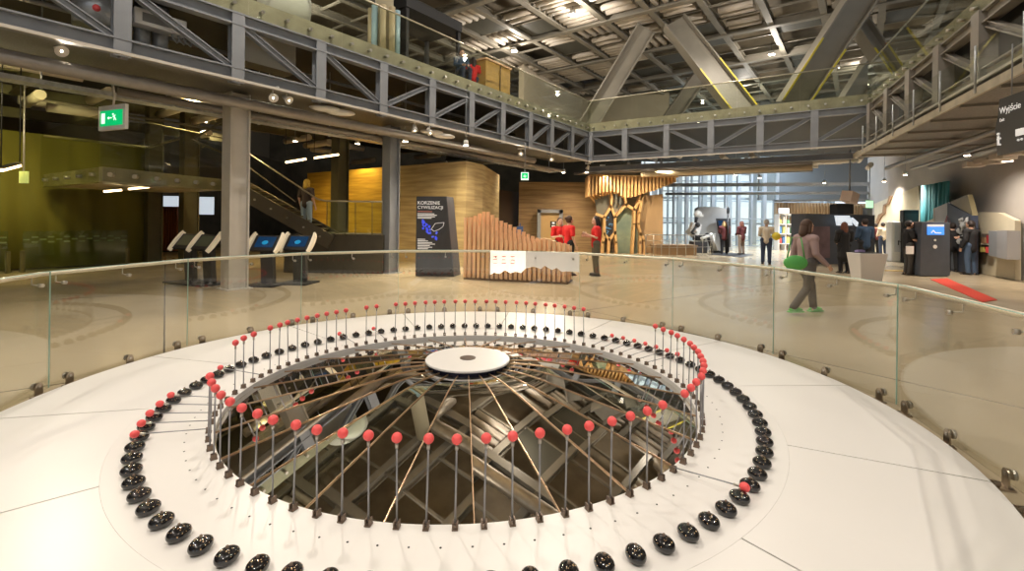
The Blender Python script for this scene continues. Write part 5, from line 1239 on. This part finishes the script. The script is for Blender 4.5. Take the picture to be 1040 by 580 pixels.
b = MB(); b.ball((0, 0, 0), .16, 20); yb = tag(b.build('yellow_ball', mat('yellow_rubber', (.75, .6, .05), .5)), 'yellow ball held by the person in the cream top', 'ball'); yb.location = P(788.5, 240, 19.0)
person(818, 316, 8.7, 1.70, 100, 'walk', 'shirt', cMAU, mat('dark_grey_cloth', (.10, .09, .09), .85), sGN, 'mid', hBR, 'person in mauve shirt and bright green shoes walking past behind the glass')
gb = thing('green_bag', 'bright green bag carried at the hip of the walking person in mauve', 'bag', P(808, 267, 8.45)); b = MB(); b.ball((0, 0, 0), .17, 16, sc=(1.25, .6, .8)); b.build('bag_body', mat('bright_green', (.10, .42, .10), .7), gb)
b = MB(); b.tube([(-.15, 0, .08), (-.05, .05, .45), (.12, .05, .45), (.16, 0, .08)], .012, 8); b.build('strap', mat('bright_green_strap', (.10, .35, .10), .7), gb)
person(857, 278, 16.0, 1.70, 175, 'hold', 'dress', cBLK, cBLK, sBK, 'long', hRD, 'person in long black coat with auburn hair seen from behind')
person(878, 275, 17.2, 1.84, 180, 'hold', 'jacket', cBLU, cBLK, sBK, 'short', hDK, 'person in slate blue jacket seen from behind at the white bin')
person(896.5, 258, 25.5, 1.75, 180, 'hold', 'shirt', cWHT, cNAVY, sBK, 'short', hDK, 'person in cream shirt and dark trousers far away facing the wall')
person(889, 258, 26.2, 1.70, 180, 'down', 'shirt', cMAR, cBLK, sBK, 'short', hDK, 'person in dark maroon top just left of the cream shirted one')
person(922.5, 279, 15.7, 1.78, 75, 'hold', 'tee', cBLK, mat('dark_trousers', (.06, .055, .05), .85), sBK, 'short', hDK, 'person in black t-shirt holding white paper in profile beside the kiosk')
b = MB(); q_ = P(924, 254, 15.2); b.box(q_, (.30, .02, .25), .2); b.box(q_ + Vector((.02, .025, -.01)), (.28, .02, .24), .3); tag(b.build('paper_folder', WHITEP), 'white paper folder held by the person in the black t-shirt', 'folder')
person(967, 275, 17.0, 1.72, 160, 'down', 'jacket', cBLK, cBLK, sBK, 'short', hDK, 'person in black half hidden by the charcoal kiosk')
person(985.5, 277, 16.0, 1.80, 190, 'reach', 'jacket', cBLK, cJN, sBK, 'short', hDK, 'person in black jacket and blue jeans facing the dark angular exhibit')
person(311, 232, 15.2, 1.70, 165, 'down', 'tee', mat('brown_top', (.07, .05, .04), .85), E_, sBK, 'mid', mat('golden_hair', (.6, .4, .06), .6), 'person in brown top and pale jeans with golden hair on the stair landing', loc=Vector((P(311, 232, 15.2).x, 15.2, la.z)))
lpz = zz(lp(7.3, 6.26, .75), 6.26)
person(0, 0, 0, 1.7, 30, 'sit', 'jacket', cBLU, cNAVY, sBK, 'short', hBR, 'person in blue seated by the glass on the left gallery', loc=lpz)
b = MB(); b.box((0, .0, .42), (.45, .42, .06))
for sx in (-1, 1):
    for sy in (-1, 1): b.box((sx * .19, sy * .17, .2), (.04, .04, .4))
stl = tag(b.build('stool', BLACKM), 'black stool under the seated person on the left gallery', 'stool'); stl.location = lpz; stl.rotation_euler = (0, 0, R(30))
person(0, 0, 0, 1.7, 200, 'sit', 'tee', cRED, cNAVY, sBK, 'long', hDK, 'person in red seated next to the one in blue on the left gallery', loc=lpz + Vector((.35, .75, 0)))

# ---------------------------------------------------------------- small details belong to the part that carries them
SUB = {'lens': ('lamp_head', 'lamp_housing'), 'eye': ('body',), 'mouth': ('body',), 'centre_cap': ('centre_disc',), 'handle': ('door_leaf',), 'screen_mark': ('screen',), 'screen_bar': ('screen',),
       'screen_swirl': ('screen',), 'patch_print': ('white_patch',), 'green_face': ('sign_case',), 'poster_print': ('black_poster',), 'red_mark': ('left_cabinet',), 'dark_slot': ('left_cabinet',), 'emblem': ('front_glass',)}
bn_ = lambda o: o.name.split('.')[0]
for root in [o for o in C.objects if o.parent is None and o.type == 'EMPTY']:
    ch = list(root.children)
    for o in ch:
        for host in SUB.get(bn_(o), ()):
            h = [k for k in ch if bn_(k) == host]
            if h: o.parent = h[0]; break

# ---------------------------------------------------------------- world and camera
w = bpy.data.worlds.new('daylight'); bpy.context.scene.world = w; w.use_nodes = True
w.node_tree.nodes['Background'].inputs[0].default_value = (.78, .89, 1.0, 1); w.node_tree.nodes['Background'].inputs[1].default_value = 1.3
cam = bpy.data.cameras.new('camera'); co = bpy.data.objects.new('camera', cam); C.objects.link(co)
cam.sensor_width = 36; cam.lens = F / 1040 * 36; cam.shift_y = -(290 - PYH) / 1040; cam.clip_start = .02; cam.clip_end = 300
c_, s_ = math.cos(ROLL), math.sin(ROLL)
co.matrix_world = Matrix(((c_, -s_, 0, 0), (0, 0, -1, 0), (s_, c_, 0, EYE), (0, 0, 0, 1)))
sc = bpy.context.scene; sc.camera = co
sc.view_settings.view_transform = 'Standard'; sc.view_settings.look = 'None'; sc.view_settings.exposure = .15; sc.view_settings.gamma = 1; sc.view_settings.use_curve_mapping = False
sc.cycles.use_denoising = True; sc.cycles.max_bounces = 10; sc.cycles.transparent_max_bounces = 24; sc.cycles.sample_clamp_indirect = 6; sc.cycles.caustics_reflective = False; sc.cycles.caustics_refractive = False
